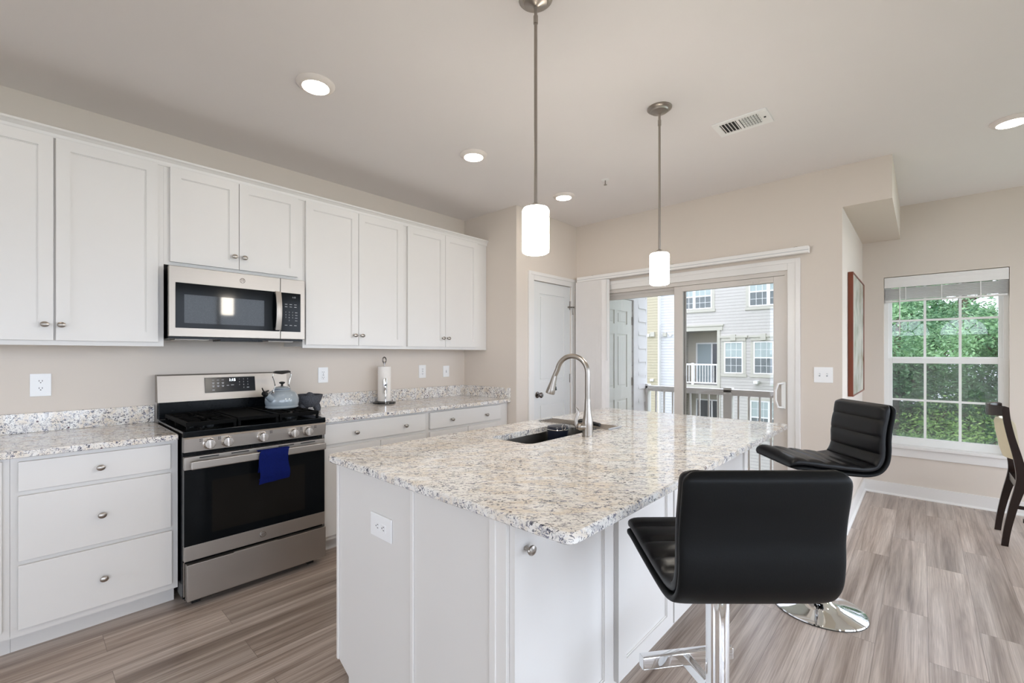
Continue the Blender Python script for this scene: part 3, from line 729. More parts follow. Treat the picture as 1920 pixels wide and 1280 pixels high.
# ================================================================ RANGE
RU0, RU1 = .728, 1.487
rg = thing('gas_range', 'stainless steel gas range with black cooktop and oven window', 'range', ((RU0+RU1)/2, .4, 0))
MB().box(RU0+.004, RU1-.004, .03, .665, .05, .8985).build('body', 'black_enamel', rg, smooth=False)
MB().box(RU0+.03, RU1-.03, .56, .58, 0, .05).build('dark_base_skirt', 'plastic_black', rg, smooth=False)  # black panel added so the underside of the range stays dark
for x in (RU0+.05, RU1-.09):
    for y in (.10, .60): MB().box(x, x+.04, y, y+.04, 0, .049).build('foot', 'plastic_black', rg, smooth=False)
MB().box(RU0-.002, RU1+.002, .08, .702, .8985, .930, .005).build('cooktop', 'black_gloss', rg)
# burners and grates
for (bu, bv, br_) in ((RU0+.16, .26, .04), (RU0+.16, .52, .05), (RU1-.16, .26, .045), (RU1-.16, .52, .055)):
    MB().lathe((bu, bv, .930), [(br_, 0), (br_, .008), (br_*.85, .012), (br_*.8, .020), (br_*.5, .023), (0, .023)], 24).build('burner', 'black_enamel', rg)
def grate(a0, a1, nm='grate'):
    mb = MB(); b0, b1 = .13, .655; zt = .9700
    for y in (b0, b1-.014): mb.box(a0, a1, y, y+.014, .9480, zt, .002)
    for x in (a0, a1-.014): mb.box(x, x+.014, b0, b1, .9480, zt, .002)
    m = (b0+b1)/2; mb.box(a0, a1, m-.006, m+.006, .9540, zt, .002)
    cu = (a0+a1)/2
    for cv in ((b0+m)/2, (b1+m)/2):
        for s in (-1, 1):
            mb.box(*sorted((cu+s*.03, cu+s*(a1-a0)/2)), cv-.005, cv+.005, .9560, zt, .002)
            mb.box(cu-.005, cu+.005, *sorted((cv+s*.03, cv+s*(m-b0)/2)), .9560, zt, .002)
            for q in (-1, 1):
                mb.tube([(cu+s*.035, cv+q*.03, zt-.006), (cu+s*.105, cv+q*.095, zt-.006)], .005, 6)
    for x in (a0+.002, a1-.014):
        for y in (b0, m-.006, b1-.014): mb.box(x, x+.012, y, y+.012, .9305, .9530)
    return mb.build(nm, 'cast_iron', rg, smooth=False)
grate(RU0+.022, RU0+.262); grate(RU1-.262, RU1-.022)
g = MB().box(RU0+.268, RU1-.268, .13, .655, .9540, .9680, .003)
for x in (RU0+.272, RU1-.284):
    for y in (.132, .641): g.box(x, x+.012, y, y+.012, .9305, .9550)
g.box(RU0+.268, RU1-.268, .13, .142, .9680, .9740).box(RU0+.268, RU1-.268, .643, .655, .9680, .9740).box(RU0+.268, RU0+.280, .13, .655, .9680, .9740).box(RU1-.280, RU1-.268, .13, .655, .9680, .9740)
g.build('griddle', 'cast_iron', rg, smooth=False)
# backguard
MB().box(RU0, RU1, .022, .072, .930, 1.05, .004).build('riser', 'black_enamel', rg)
bgd = MB().prism([(.004, 1.035), (.088, 1.035), (.060, 1.198), (.050, 1.205), (.004, 1.205)], RU0-.006, RU1+.006, 'u').build('backguard', 'stainless', rg, smooth=False)
def on_guard(z): return .088-(z-1.035)*(.028/.163)
T = Matrix.Translation((0, .074, 1.13)) @ Matrix.Rotation(math.atan(.028/.163), 4, 'X')
cpn = MB().box(.972, 1.275, -.002, .0025, -.050, .050, .001, mtx=T).build('control_panel', 'panel_black', bgd)
mb = MB()
mb.text('1:15', .024, (1.133, .003, .030), mtx=T)
merge_into(cpn, mb, 'display_glow')
mb = MB()
for r_, zz in enumerate((.032, .012, -.008)):
    for c_ in range(3):
        x = 1.020+c_*.028
        if r_ == 0: mb.box(x-.007, x+.007, .0026, .003, zz-.0015, zz+.0015, mtx=T)
        else: mb.box(x-.007, x+.007, .0026, .003, zz, zz+.004, mtx=T).box(x-.005, x+.005, .0026, .003, zz-.006, zz-.002, mtx=T)
mb.box(1.013, 1.027, .0026, .003, -.036, -.031, mtx=T)
mb.box(1.098, 1.112, .0026, .003, -.008, -.004, mtx=T).box(1.124, 1.142, .0026, .003, -.006, -.002, mtx=T)
for i, row in enumerate((('1', '2', '3'), ('4', '5', '6'), ('7', '8', '9'), ('', '0', ''))):
    for j, ch in enumerate(row):
        if ch: mb.text(ch, .012, (1.176+j*.026, .003, .034-i*.0195), mtx=T)
mb.box(1.221, 1.235, .0026, .003, -.027, -.022, mtx=T)
merge_into(cpn, mb, 'label_grey')
# front manifold panel with knobs
manifold = MB().prism([(.66, .898), (.703, .898), (.712, .890), (.706, .822), (.66, .818)], RU0+.002, RU1-.002, 'u')
manifold = manifold.build('manifold_panel', 'stainless', rg, smooth=False)
for i, ku in enumerate((.842, .928, 1.108, 1.284, 1.370)):
    k = MB().lathe((ku, .708, .857), [(.029, 0), (.030, .003), (.0265, .006), (.0255, .026), (.023, .030), (0, .031)], 28, 'v').build('control_knob', 'stainless_knob', rg)
    MB().box(ku-.0045, ku+.0045, .738, .748, .835, .879, .002).build('knob_grip', 'stainless_knob', k)
mb = MB()
for ku in (.842, .928, 1.108, 1.284, 1.370):
    s = -1 if ku < 1 else 1
    for dx, dz in ((0, .006), (.008, .006), (0, -.003), (.008, -.003)):
        mb.box(ku+s*.042+dx-.0022, ku+s*.042+dx+.0022, .7120, .7126, .882+dz-.0022-.004, .882+dz+.0022-.004)
merge_into(manifold, mb, 'panel_black')
# oven door
OD = MB()
OD.box(RU0+.004, RU1-.004, .668, .700, .728, .795, .003)      # top rail
OD.box(RU0+.004, RU1-.004, .668, .700, .252, .330, .003)      # bottom rail
OD.box(RU0+.006, RU1-.006, .668, .690, .252, .795)
od = OD.build('oven_door', 'stainless', rg)
MB().box(RU0+.004, RU1-.004, .666, .698, .330, .728, .001).build('door_trim', 'black_gloss', od)
# window: lighter pane set in the black glass, faint racks behind
MB().box(RU0+.13, RU1-.13, .6981, .6987, .375, .655).build('oven_window', 'oven_window', od, smooth=False)
h = MB().box(RU0+.022, RU1-.022, .742, .762, .738, .780, .006)
for x in (RU0+.028, RU1-.064): h.box(x, x+.036, .699, .745, .748, .770, .003)
h.build('oven_handle', 'stainless', od)
for a in (.80, .95, 1.20, 1.33): MB().box(a, a+.09, .700, .7008, .783, .789).build('vent_slot', 'slot_dark', od, smooth=False)
def logo(parent, u, vf, z, R, ring='nickel_dark', face='stainless'):
    o = MB().lathe((u, vf, z), [(R, 0), (R, .0016), (R*.93, .002), (0, .002)], 32, 'v').build('emblem', face, parent)
    rr = MB()
    rr.tube([(u+R*.92*math.cos(2*PI*k/32), vf+.002, z+R*.92*math.sin(2*PI*k/32)) for k in range(32)], R*.07, 6, closed=True)
    for q in range(4):   # four curls inside the rim
        a = q*PI/2+.4
        rr.tube([(u+R*(.78-.10*t)*math.cos(a+t*.9), vf+.002, z+R*(.78-.10*t)*math.sin(a+t*.9)) for t in (0, .33, .66, 1)], R*.045, 5)
    rr.text('GE', R*1.05, (u, vf+.0024, z), shear=.35, depth=.0008)
    rr.build('emblem_script', ring, o)
logo(od, 1.113, .700, .291, .017)
# storage drawer
dr = MB().box(RU0+.014, RU1-.002, .668, .712, .046, .236, .004).build('storage_drawer', 'stainless', rg)
MB().box(.96, 1.19, .69, .7125, .236, .240, .001).build('drawer_pull', 'stainless', dr)
MB().box(RU0+.006, RU0+.012, .10, .668, .06, .24).build('side_strip', 'nickel', rg, smooth=False)

# blue towel over the oven handle
def towel():
    a0, a1 = 1.075, 1.232; rows = []
    prof = []   # (v,z): back hang, over the bar, front hang
    for z in (.66, .70, .74, .775): prof.append((.735, z))
    for k in range(7):
        t = PI-PI*k/6; prof.append((.752+.0175*math.cos(t), .782+.0075*math.sin(t)))
    for z in (.775, .75, .72, .69, .66, .635, .612): prof.append((.770+.004*math.sin(z*60), z))
    th = .0035; n = len(prof); mb = MB()
    W = 11
    out = []
    for side in (0, 1):
        g = []
        for i, (v, z) in enumerate(prof):
            pv, pz = prof[max(0, i-1)]; nv, nz = prof[min(n-1, i+1)]
            tx, tz = nv-pv, nz-pz; l = math.hypot(tx, tz); nx, nz_ = -tz/l, tx/l
            row = []
            for j in range(W):
                u = a0+(a1-a0)*j/(W-1) + (.006*math.sin(i*.9) if j in (0, W-1) else 0) - (.010*(i-11)/7 if i > 11 and j < 3 else 0)
                rip = .0035*math.sin(j*1.5+.6)*max(0, (i-10)/8)
                zz = z - (.012*(1-j/(W-1)) if i == n-1 else 0)
                row.append((u, v+nx*th*(side-.5)*-2*.5+rip+(.0022 if i > 10 else 0), zz+nz_*th*(side-.5)*-2*.5))
            g.append(row)
        out.append(g)
    b = bmesh.new(); V = [[[b.verts.new(p) for p in r] for r in g] for g in out]
    for s in (0, 1):
        for i in range(n-1):
            for j in range(W-1): b.faces.new((V[s][i][j], V[s][i][j+1], V[s][i+1][j+1], V[s][i+1][j]))
    for i in range(n-1):
        for j in (0, W-1): b.faces.new((V[0][i][j], V[1][i][j], V[1][i+1][j], V[0][i+1][j]))
    for j in range(W-1):
        for i in (0, n-1): b.faces.new((V[0][i][j], V[1][i][j], V[1][i][j+1], V[0][i][j+1]))
    mb._add(b)
    # hem band
    return mb
tw = thing('dish_towel', 'navy blue dish towel folded over the oven handle', 'towel', (1.155, .76, .61))
towel().build('cloth', 'towel_blue', tw, ang=1.2)
MB().box(1.068, 1.230, .7740, .7765, .627, .631).build('hem', 'towel_blue', tw)

# ================================================================ MICROWAVE
MU0, MU1, MZ0, MZ1, MV = .718, 1.477, 1.434, 1.832, .418
mw = thing('microwave', 'stainless steel over-the-range microwave under the short cabinet', 'microwave', ((MU0+MU1)/2, .2, MZ0))
MB().box(MU0+.004, MU1-.004, .001, MV-.028, MZ0-.012, MZ1-.004).build('body', 'black_enamel', mw, smooth=False)
md = MB().box(MU0, 1.3165, MV-.03, MV, MZ0, MZ1, .003)
md = md.build('door', 'stainless', mw)
MB().box(.748, 1.312, MV, MV+.003, 1.483, 1.740, .0012).build('door_glass', 'black_gloss', md)
MB().box(.789, 1.216, MV+.003, MV+.0038, 1.512, 1.675).build('window_mesh', 'microwave_window', md, smooth=False)
hp = []
hb = MB()
rows = []
for k in range(13):
    t = k/12; z = 1.490+.25*t; d = .018+.020*math.sin(PI*t)
    rows.append([(1.277, MV+d, z), (1.311, MV+d, z), (1.311, MV+d+.010, z), (1.302, MV+d+.013, z), (1.286, MV+d+.013, z), (1.277, MV+d+.010, z)])
hb.grid(rows); hb.box(1.280, 1.308, MV+.002, MV+.024, 1.492, 1.506).box(1.280, 1.308, MV+.002, MV+.024, 1.724, 1.738)
hb.build('handle', 'stainless', md)
mp_ = MB().box(1.3185, MU1, MV-.03, MV, MZ0, MZ1, .003).build('control_side', 'stainless', mw)
kp = MB().box(1.3185, 1.447, MV, MV+.003, 1.483, 1.740, .001).build('keypad', 'black_gloss', mw)
mb = MB()
for (x, z) in ((1.352, 1.664), (1.382, 1.664), (1.412, 1.664), (1.352, 1.648), (1.382, 1.648), (1.412, 1.648), (1.352, 1.525), (1.382, 1.525), (1.412, 1.525)):
    mb.box(x-.008, x+.008, MV+.0031, MV+.0036, z-.0018, z+.0018)
for i, row in enumerate(('123', '456', '789', '.0.')):
    for j, ch in enumerate(row):
        if ch != '.': mb.text(ch, .012, (1.350+j*.022, MV+.0034, 1.612-i*.018))
    mb.box(1.410, 1.426, MV+.0031, MV+.0036, 1.610-i*.018, 1.613-i*.018)
merge_into(kp, mb, 'label_grey')
mb = MB(); mb.text('1:15', .014, (1.403, MV+.0034, 1.712)); merge_into(kp, mb, 'label_grey')
logo(md, 1.091, MV, 1.788, .0155)
for x0, x1 in ((.76, .93), (1.27, 1.43)): MB().box(x0, x1, .20, .34, MZ0-.018, MZ0-.011, .002).build('grease_filter', 'nickel', mw)
MB().box(.98, 1.22, .22, .38, MZ0-.022, MZ0-.011, .002).build('lamp_cover', 'black_enamel', mw)

# ================================================================ OUTLETS / SWITCHES
def plate(name, label, cat, u, v, z, ori, face, group, w=.082, h=.122, receptacle='duplex'):
    """face: 'v' wall facing +v at v; '-u' wall facing -u at u."""
    r = thing(name, label, cat, (u, v, z), group)
    def bx(a0, a1, d0, d1, b0, b1, nm, m, bev=0, par=r):
        if face == 'v': o = MB().box(u+a0, u+a1, v+d0, v+d1, z+b0, z+b1, bev)
        else: o = MB().box(u-d1, u-d0, v+a0, v+a1, z+b0, z+b1, bev)
        return o.build(nm, m, par)
    if ori == 'h': w, h = h, w
    bx(-w/2, w/2, 0.0005, .006, -h/2, h/2, 'cover_plate', 'plastic_white', .003)
    if receptacle == 'duplex':
        for s in (-1, 1):
            cx, cz = (0, s*.0195) if ori == 'v' else (s*.0195, 0)
            c_ = bx(cx-.0165, cx+.0165, .006, .0075, cz-.0135, cz+.0135, 'socket', 'plastic_white', .004 if False else 0)
            if ori == 'v':
                for q in (-1, 1): bx(cx+q*.006-.0012, cx+q*.006+.0012, .0075, .0079, cz-.001, cz+.007, 'slot', 'slot_dark', 0, c_)
                bx(cx-.0025, cx+.0025, .0075, .0079, cz-.009, cz-.005, 'slot', 'slot_dark', 0, c_)
            else:
                for q in (-1, 1): bx(cx-.001, cx+.007, .0075, .0079, cz+q*.006-.0012, cz+q*.006+.0012, 'slot', 'slot_dark', 0, c_)
                bx(cx-.009, cx-.005, .0075, .0079, cz-.0025, cz+.0025, 'slot', 'slot_dark', 0, c_)
    elif receptacle == 'gfci':
        c_ = bx(-.0165, .0165, .006, .008, -.033, .033, 'socket', 'plastic_white', .0015)
        for s in (-1, 1):
            for q in (-1, 1): bx(q*.006-.0012, q*.006+.0012, .008, .0084, s*.021-.001, s*.021+.007, 'slot', 'slot_dark', 0, c_)
            bx(-.0025, .0025, .008, .0084, s*.021-.010, s*.021-.006, 'slot', 'slot_dark', 0, c_)
        bx(-.006, .006, .008, .009, -.004, -.0005, 'button', 'label_grey', 0, c_)
        bx(-.006, .006, .008, .009, .0005, .004, 'button', 'label_grey', 0, c_)
    elif receptacle == 'toggle2':
        for s in (-1, 1):
            bx(s*.023-.005, s*.023+.005, .006, .0075, -.012, .012, 'toggle_slot', 'label_grey')
            bx(s*.023-.004, s*.023+.004, .006, .016, -.002, .009, 'toggle', 'plastic_white', .0015)
    elif receptacle == 'toggle':
        bx(-.005, .005, .006, .0075, -.012, .012, 'toggle_slot', 'label_grey')
        bx(-.004, .004, .006, .016, -.002, .009, 'toggle', 'plastic_white', .0015)
    return r
plate('wall_outlet', 'white duplex outlet on the wall left of the range, above the left countertop', 'outlet', .2235, 0, 1.166, 'v', 'v', 'white wall outlets')
plate('wall_outlet', 'white square-faced outlet on the wall above the stone mortar', 'outlet', 1.80, 0, 1.169, 'v', 'v', 'white wall outlets', receptacle='gfci')
plate('wall_outlet', 'white outlet on the wall right of the paper towel roll', 'outlet', 2.777, 0, 1.171, 'v', 'v', 'white wall outlets', receptacle='gfci')
plate('light_switch', 'small white single switch in the corner by the pantry wall', 'switch', 3.071, 0, 1.165, 'v', 'v', None, w=.078, h=.112, receptacle='toggle')
plate('light_switch', 'white double light switch on the wall right of the sliding door', 'switch', F, 2.930, 1.178, 'v', '-u', None, w=.118, h=.118, receptacle='toggle2')

# ================================================================ ISLAND
I0, I1, J0, J1 = 1.0307, 3.322, 1.6665, 2.889
BU0, BU1, BV0, BV1 = 1.061, 3.30, 1.71, 2.66
isl = thing('kitchen_island', 'white panelled kitchen island base under the granite top', 'island', (2.2, 2.2, 0))
SK0, SK1, SJ0, SJ1 = 1.772, 2.48, 1.89, 2.157
mb = MB()
mb.box(BU0+.012, SK0-.03, BV0, BV1-.014, .10, .884).box(SK1+.03, BU1, BV0, BV1-.014, .10, .884)
mb.box(SK0-.03, SK1+.03, BV0, BV0+.02, .10, .884).box(SK0-.03, SK1+.03, SJ1+.03, BV1-.014, .10, .884)
mb.box(SK0-.03, SK1+.03, BV0+.02, SJ1+.03, .10, .12)
mb.build('body', 'cabinet_white', isl, smooth=False)
MB().box(BU0+.03, BU1-.02, BV0+.09, BV1-.078, 0, .10).build('toe_kick', 'cabinet_white', isl, smooth=False)
# end panel facing the camera, notched over the toe kick on the range side
poly = [(BV0+.09, 0), (BV1, 0), (BV1, .884), (BV0, .884), (BV0, .075), (BV0+.012, .070), (BV0+.09, .035)]
MB().prism(poly, BU0, BU0+.012, 'u').build('end_panel', 'cabinet_white', isl, smooth=False)
def batten(v0, v1, z0=0, d=.007, bev=.0025): MB().box(BU0-d, BU0, v0, v1, z0, .884, bev).build('batten', 'trim_white', isl)
batten(BV0-.001, BV0+.014, .072); batten(2.225, 2.242); batten(2.598, 2.622)
batten(2.605, BV1, 0, .003)
# doors on the seating side
for k, (a, b, kn) in enumerate(((1.071, 1.600, 1.115), (1.637, 2.122, None), (2.138, 2.62, 2.165), (2.66, 3.27, 2.70))):
    o = shaker(isl, a, b, .145, .872, BV1, nm='door', kn=None, st=.060, th=.020)
    if kn: knob(o, kn, BV1+.020, .797)
plate('wall_outlet', 'white duplex outlet set sideways in the end panel of the island', 'outlet', BU0, 2.043, .702, 'h', '-u', 'white wall outlets', w=.085, h=.138)

# island top with sink opening
def slab_with_hole(outer, inner, z0, z1):
    b = bmesh.new()
    def loop(pts, z): return [b.verts.new((p[0], p[1], z)) for p in pts]
    for z in (z0, z1):
        vo, vi = loop(outer, z), loop(inner, z)
        eo = [b.edges.new((vo[i], vo[(i+1) % len(vo)])) for i in range(len(vo))]
        ei = [b.edges.new((vi[i], vi[(i+1) % len(vi)])) for i in range(len(vi))]
        bmesh.ops.triangle_fill(b, edges=eo+ei, use_beauty=True)
        if z == z0: lo, li = vo, vi
    for A, B in ((lo, vo), (li, vi)):
        for i in range(len(A)): b.faces.new((A[i], A[(i+1) % len(A)], B[(i+1) % len(B)], B[i]))
    return b
def eased_island():
    mb = MB()
    inner = rrect(SK0, SK1, SJ0, SJ1, .045, 6)
    o1 = rrect(I0, I1, J0, J1, .03, 6); o2 = rrect(I0+.004, I1-.004, J0+.004, J1-.004, .028, 6)
    b = bmesh.new()
    def loop(pts, z): return [b.verts.new((p[0], p[1], z)) for p in pts]
    L = [loop(o2, .8845), loop(o1, .8885), loop(o1, .910), loop(o2, .914)]
    for A, B in zip(L[:-1], L[1:]):
        for i in range(len(A)): b.faces.new((A[i], A[(i+1) % len(A)], B[(i+1) % len(B)], B[i]))
    I = [loop(inner, .8845), loop(inner, .914)]
    for i in range(len(inner)): b.faces.new((I[0][i], I[0][(i+1) % len(inner)], I[1][(i+1) % len(inner)], I[1][i]))
    for A, B in ((L[0], I[0]), (L[3], I[1])):
        e = []
        for X in (A, B):
            for i in range(len(X)):
                ed = b.edges.get((X[i], X[(i+1) % len(X)])); e.append(ed)
        bmesh.ops.triangle_fill(b, edges=e, use_beauty=True)
    mb._add(b)
    return mb
it = eased_island().build('island_countertop', 'granite', origin=(2.2, 2.2, .885), ang=.5)
tag(it, 'large speckled granite slab on the kitchen island with a sink opening', 'countertop')
# sink
snk = thing('kitchen_sink', 'dark stainless undermount sink in the island top', 'sink', (2.12, 2.02, .68))
b = bmesh.new()
def loopz(pts, z): return [b.verts.new((p[0], p[1], z)) for p in pts]
rr_ = [rrect(SK0-.014, SK1+.014, SJ0-.014, SJ1+.014, .05, 6), rrect(SK0-.002, SK1+.002, SJ0-.002, SJ1+.002, .046, 6), rrect(SK0+.004, SK1-.004, SJ0+.004, SJ1-.004, .045, 6), rrect(SK0+.015, SK1-.015, SJ0+.015, SJ1-.015, .05, 6), rrect(SK0-.008, SK1+.008, SJ0-.008, SJ1+.008, .052, 6)]
L0 = loopz(rr_[0], .8838); L1 = loopz(rr_[1], .8838); L2 = loopz(rr_[2], .70); L3 = loopz(rr_[3], .685); L4 = loopz(rr_[4], .680); L5 = loopz(rr_[0], .8800)
for A, B in ((L0, L1), (L1, L2), (L2, L3), (L5, L4), (L0, L5)):
    for i in range(len(A)): b.faces.new((A[i], A[(i+1) % len(A)], B[(i+1) % len(B)], B[i]))
b.faces.new(L3); b.faces.new(L4)
mb = MB(); mb._add(b); mb.build('basin', 'sink_steel', snk)
MB().lathe((2.12, 2.02, .6852), [(.045, 0), (.045, .002), (.03, .001), (0, .001)], 24).build('drain', 'nickel', snk)

# faucet
fu_, fv_ = 2.137, 2.236
fc = thing('kitchen_faucet', 'brushed nickel gooseneck pull-down faucet behind the island sink', 'faucet', (fu_, fv_, .914))
MB().lathe((fu_, fv_, .9143), [(.029, 0), (.0290, .004), (.0265, .006), (.0262, .045), (.027, .060), (.0255, .085), (.020, .11), (.0165, .14), (.0148, .18), (.0146, .185), (.0138, .19)], 32).build('spout_base', 'nickel', fc)
path = [(fu_, fv_, 1.10), (fu_, fv_, 1.18), (fu_, fv_, 1.235)]
R_ = .088
for k in range(1, 27):
    a = PI*k/27*.97
    path.append((fu_-.10*(R_-R_*math.cos(a)), fv_-(R_-R_*math.cos(a)), 1.235+R_*math.sin(a)))
l = path[-1]; path.append((l[0]-.004, l[1]-.016, l[2]-.035))
MB().tube(path, .0130, 16).build('gooseneck', 'nickel', fc)
e0 = Vector(path[-1]); dr_ = Vector((-.10, -.24, -.95)).normalized()
sp_ = [e0+dr_*t for t in (0, .01, .04, .075, .095, .100)]
head = MB().tube([tuple(p) for p in sp_], [.0130, .0145, .0170, .0225, .0250, .0235], 20).build('spray_head', 'nickel', fc)
pt = e0+dr_*.045
MB().tube([tuple(pt+Vector((.019, .0, .012))), tuple(pt+Vector((.021, .002, -.010)))], .005, 8).tube([tuple(pt+Vector((.021, .002, -.016))), tuple(pt+Vector((.024, .004, -.036)))], .006, 8).build('spray_button', 'plastic_black', head)
hx, hy = -.030, -.024
MB().tube([(fu_, fv_, .962), (fu_+hx*.6, fv_+hy*.6, .965), (fu_+hx, fv_+hy, .965)], [.022, .021, .018], 18).lathe((fu_+hx, fv_+hy, .965), [(0, -.02), (.012, -.016), (.019, -.006), (.020, 0), (.019, .008), (.012, .016), (0, .02)], 20).build('valve_ball', 'nickel', fc)
lv = [(fu_+hx-.004, fv_+hy-.010, .955), (fu_+hx-.010, fv_+hy-.020, .975), (fu_+hx-.010, fv_+hy-.018, 1.005), (fu_+hx-.002, fv_+hy-.012, 1.03), (fu_+hx-.002, fv_+hy-.016, 1.05), (fu_+hx-.006, fv_+hy-.024, 1.062)]
MB().tube(lv, [.010, .0095, .0085, .0085, .0065, .003], 12, sx=.6).build('lever', 'nickel', fc)

# roll-up rack laid over the sink end
rk = thing('dish_rack', 'narrow roll-up metal drying rack across the far end of the sink', 'rack', (2.45, 2.0, .914))
mb = MB()
for k in range(6): mb.tube([(2.385+k*.024, 1.735, .9195), (2.385+k*.024, 2.22, .9195)], .0028, 6)
mb.build('rods', 'nickel', rk)
MB().box(2.375, 2.515, 1.730, 1.740, .9145, .924, .003).box(2.375, 2.515, 2.215, 2.225, .9145, .924, .003).build('end_strip', 'label_grey', rk)
# pot in the sink
pt_ = thing('saucepan', 'small dark navy pot with a steel rim standing at the far end of the sink', 'pot', (2.245, 1.972, .69))
MB().lathe((2.245, 1.972, .6862), [(0, 0), (.052, 0), (.056, .004), (.058, .20), (.062, .225), (.062, .232), (.054, .234), (.052, .228), (.050, .02), (0, .016)], 32).build('pot_body', 'pot_navy', pt_)
MB().tube([(2.245+.0615*math.cos(2*PI*k/36), 1.972+.0615*math.sin(2*PI*k/36), .910) for k in range(36)], .0025, 6, closed=True).build('rim', 'chrome', pt_)
MB().tube([(2.245-.03+.016*math.cos(2*PI*k/20), 2.03+.004, .928+.016*math.sin(2*PI*k/20)) for k in range(20)], .0028, 6, closed=True).build('ring_handle', 'chrome', pt_)
MB().lathe((2.245, 1.972, .9185), [(.060, 0), (.056, .008), (.03, .013), (0, .014)], 28).build('lid', 'pot_navy', pt_)
ut = thing('kitchen_brush', 'black dish brush lying on the drying rack by the faucet', 'brush', (2.43, 2.05, .924))
MB().tube([(2.40, 2.15, .934), (2.42, 2.09, .936), (2.44, 2.03, .934)], [.009, .011, .009], 10).build('handle', 'plastic_black', ut)
MB().lathe((2.445, 2.005, .9236), [(.020, 0), (.026, .006), (.026, .016), (.016, .024), (0, .025)], 20).build('brush_head', 'plastic_black', ut)

# ================================================================ COUNTER ITEMS
# kettle
ku_, kv_, kz = 1.372, .300, .971
kt = thing('tea_kettle', 'grey-blue enamel kettle on the right rear burner', 'kettle', (ku_, kv_, kz))
MB().lathe((ku_, kv_, kz), [(0, 0), (.098, 0), (.103, .004), (.104, .010), (.101, .016), (.103, .022), (.1065, .040), (.105, .062), (.096, .088), (.080, .107), (.062, .118), (.055, .121), (.054, .125), (0, .125)], 48).build('kettle_body', 'kettle_enamel', kt)
MB().lathe((ku_, kv_, kz+.1252), [(.054, 0), (.055, .002), (.0535, .004), (0, .004)], 40).build('lid_rim', 'kettle_rim', kt)
lid = MB().lathe((ku_, kv_, kz+.1293), [(.052, 0), (.050, .005), (.036, .012), (.018, .016), (0, .017)], 40).build('lid', 'kettle_enamel', kt)
MB().lathe((ku_, kv_, kz+.1455), [(.009, 0), (.006, .006), (.008, .014), (.018, .020), (.019, .026), (.012, .030), (0, .031)], 24).build('lid_knob', 'plastic_black', lid)
sd = Vector((-.80, .45, 0)).normalized()   # spout direction: left and slightly towards the room
s0 = Vector((ku_, kv_, kz))
MB().tube([tuple(s0+sd*.070+Vector((0, 0, .050))), tuple(s0+sd*.110+Vector((0, 0, .074))), tuple(s0+sd*.150+Vector((0, 0, .100)))], [.026, .021, .017], 20).build('spout', 'kettle_enamel', kt)
wh = MB().tube([tuple(s0+sd*.147+Vector((0, 0, .098))), tuple(s0+sd*.168+Vector((0, 0, .111)))], [.018, .015], 16)
wh.tube([tuple(s0+sd*.155+Vector((0, 0, .112))), tuple(s0+sd*.172+Vector((0, 0, .128))), tuple(s0+sd*.180+Vector((0, 0, .145)))], .004, 8)
wh.tube([tuple(s0+sd*.150+Vector((0, 0, .118))), tuple(s0+sd*.125+Vector((0, 0, .124)))], .005, 8)
wh.build('whistle', 'plastic_black', kt)
hd = []
for s in (-1, 1):
    d = sd*(-s)   # s=-1 spout side
    hd = [s0-d*(-1)*0+d*.0 for _ in ()]
    base = s0+d*.082+Vector((0, 0, .104))
    pts = [base, s0+d*.078+Vector((0, 0, .125)), s0+d*.066+Vector((0, 0, .150)), s0+d*.074+Vector((0, 0, .185)), s0+d*.088+Vector((0, 0, .215)), s0+d*.082+Vector((0, 0, .236)), s0+d*.064+Vector((0, 0, .243))]
    MB().tube([tuple(p) for p in pts], .0036, 8).lathe(tuple(base), [(.010, -.004), (.011, .004), (.006, .010), (0, .011)], 12).build('bail_arm', 'chrome', kt)
MB().tube([tuple(s0+sd*t+Vector((0, 0, z))) for t, z in ((.078, .240), (.06, .242), (.03, .240), (0, .238), (-.03, .240), (-.06, .242), (-.078, .240))], [.006, .009, .011, .0125, .011, .009, .006], 12).build('grip', 'plastic_black', kt)

# molcajete
mu_, mv_ = 1.606, .170
ml = thing('stone_mortar', 'dark grey volcanic stone mortar bowl on three stubby legs beside the range', 'mortar', (mu_, mv_, .914))
MB().lathe((mu_, mv_, .9145), [(0, .028), (.045, .030), (.072, .044), (.090, .075), (.100, .105), (.104, .120), (.094, .122), (.084, .10), (.058, .065), (0, .052)], 40).build('bowl', 'basalt', ml)
for k in range(3):
    a = .6+k*2*PI/3
    MB().tube([(mu_+.055*math.cos(a), mv_+.055*math.sin(a), .965), (mu_+.066*math.cos(a), mv_+.066*math.sin(a), .935), (mu_+.068*math.cos(a), mv_+.068*math.sin(a), .9148)], [.026, .026, .021], 14).build('leg', 'basalt', ml)
ps = MB().tube([(mu_-.01, mv_+.01, .998), (mu_+.012, mv_-.005, 1.018), (mu_+.028, mv_-.016, 1.034), (mu_+.032, mv_-.02, 1.043)], [.024, .031, .027, .014], 14).build('stone_pestle', 'basalt', origin=(mu_, mv_, .98))
tag(ps, 'rounded dark stone pestle resting in the mortar bowl', 'pestle')

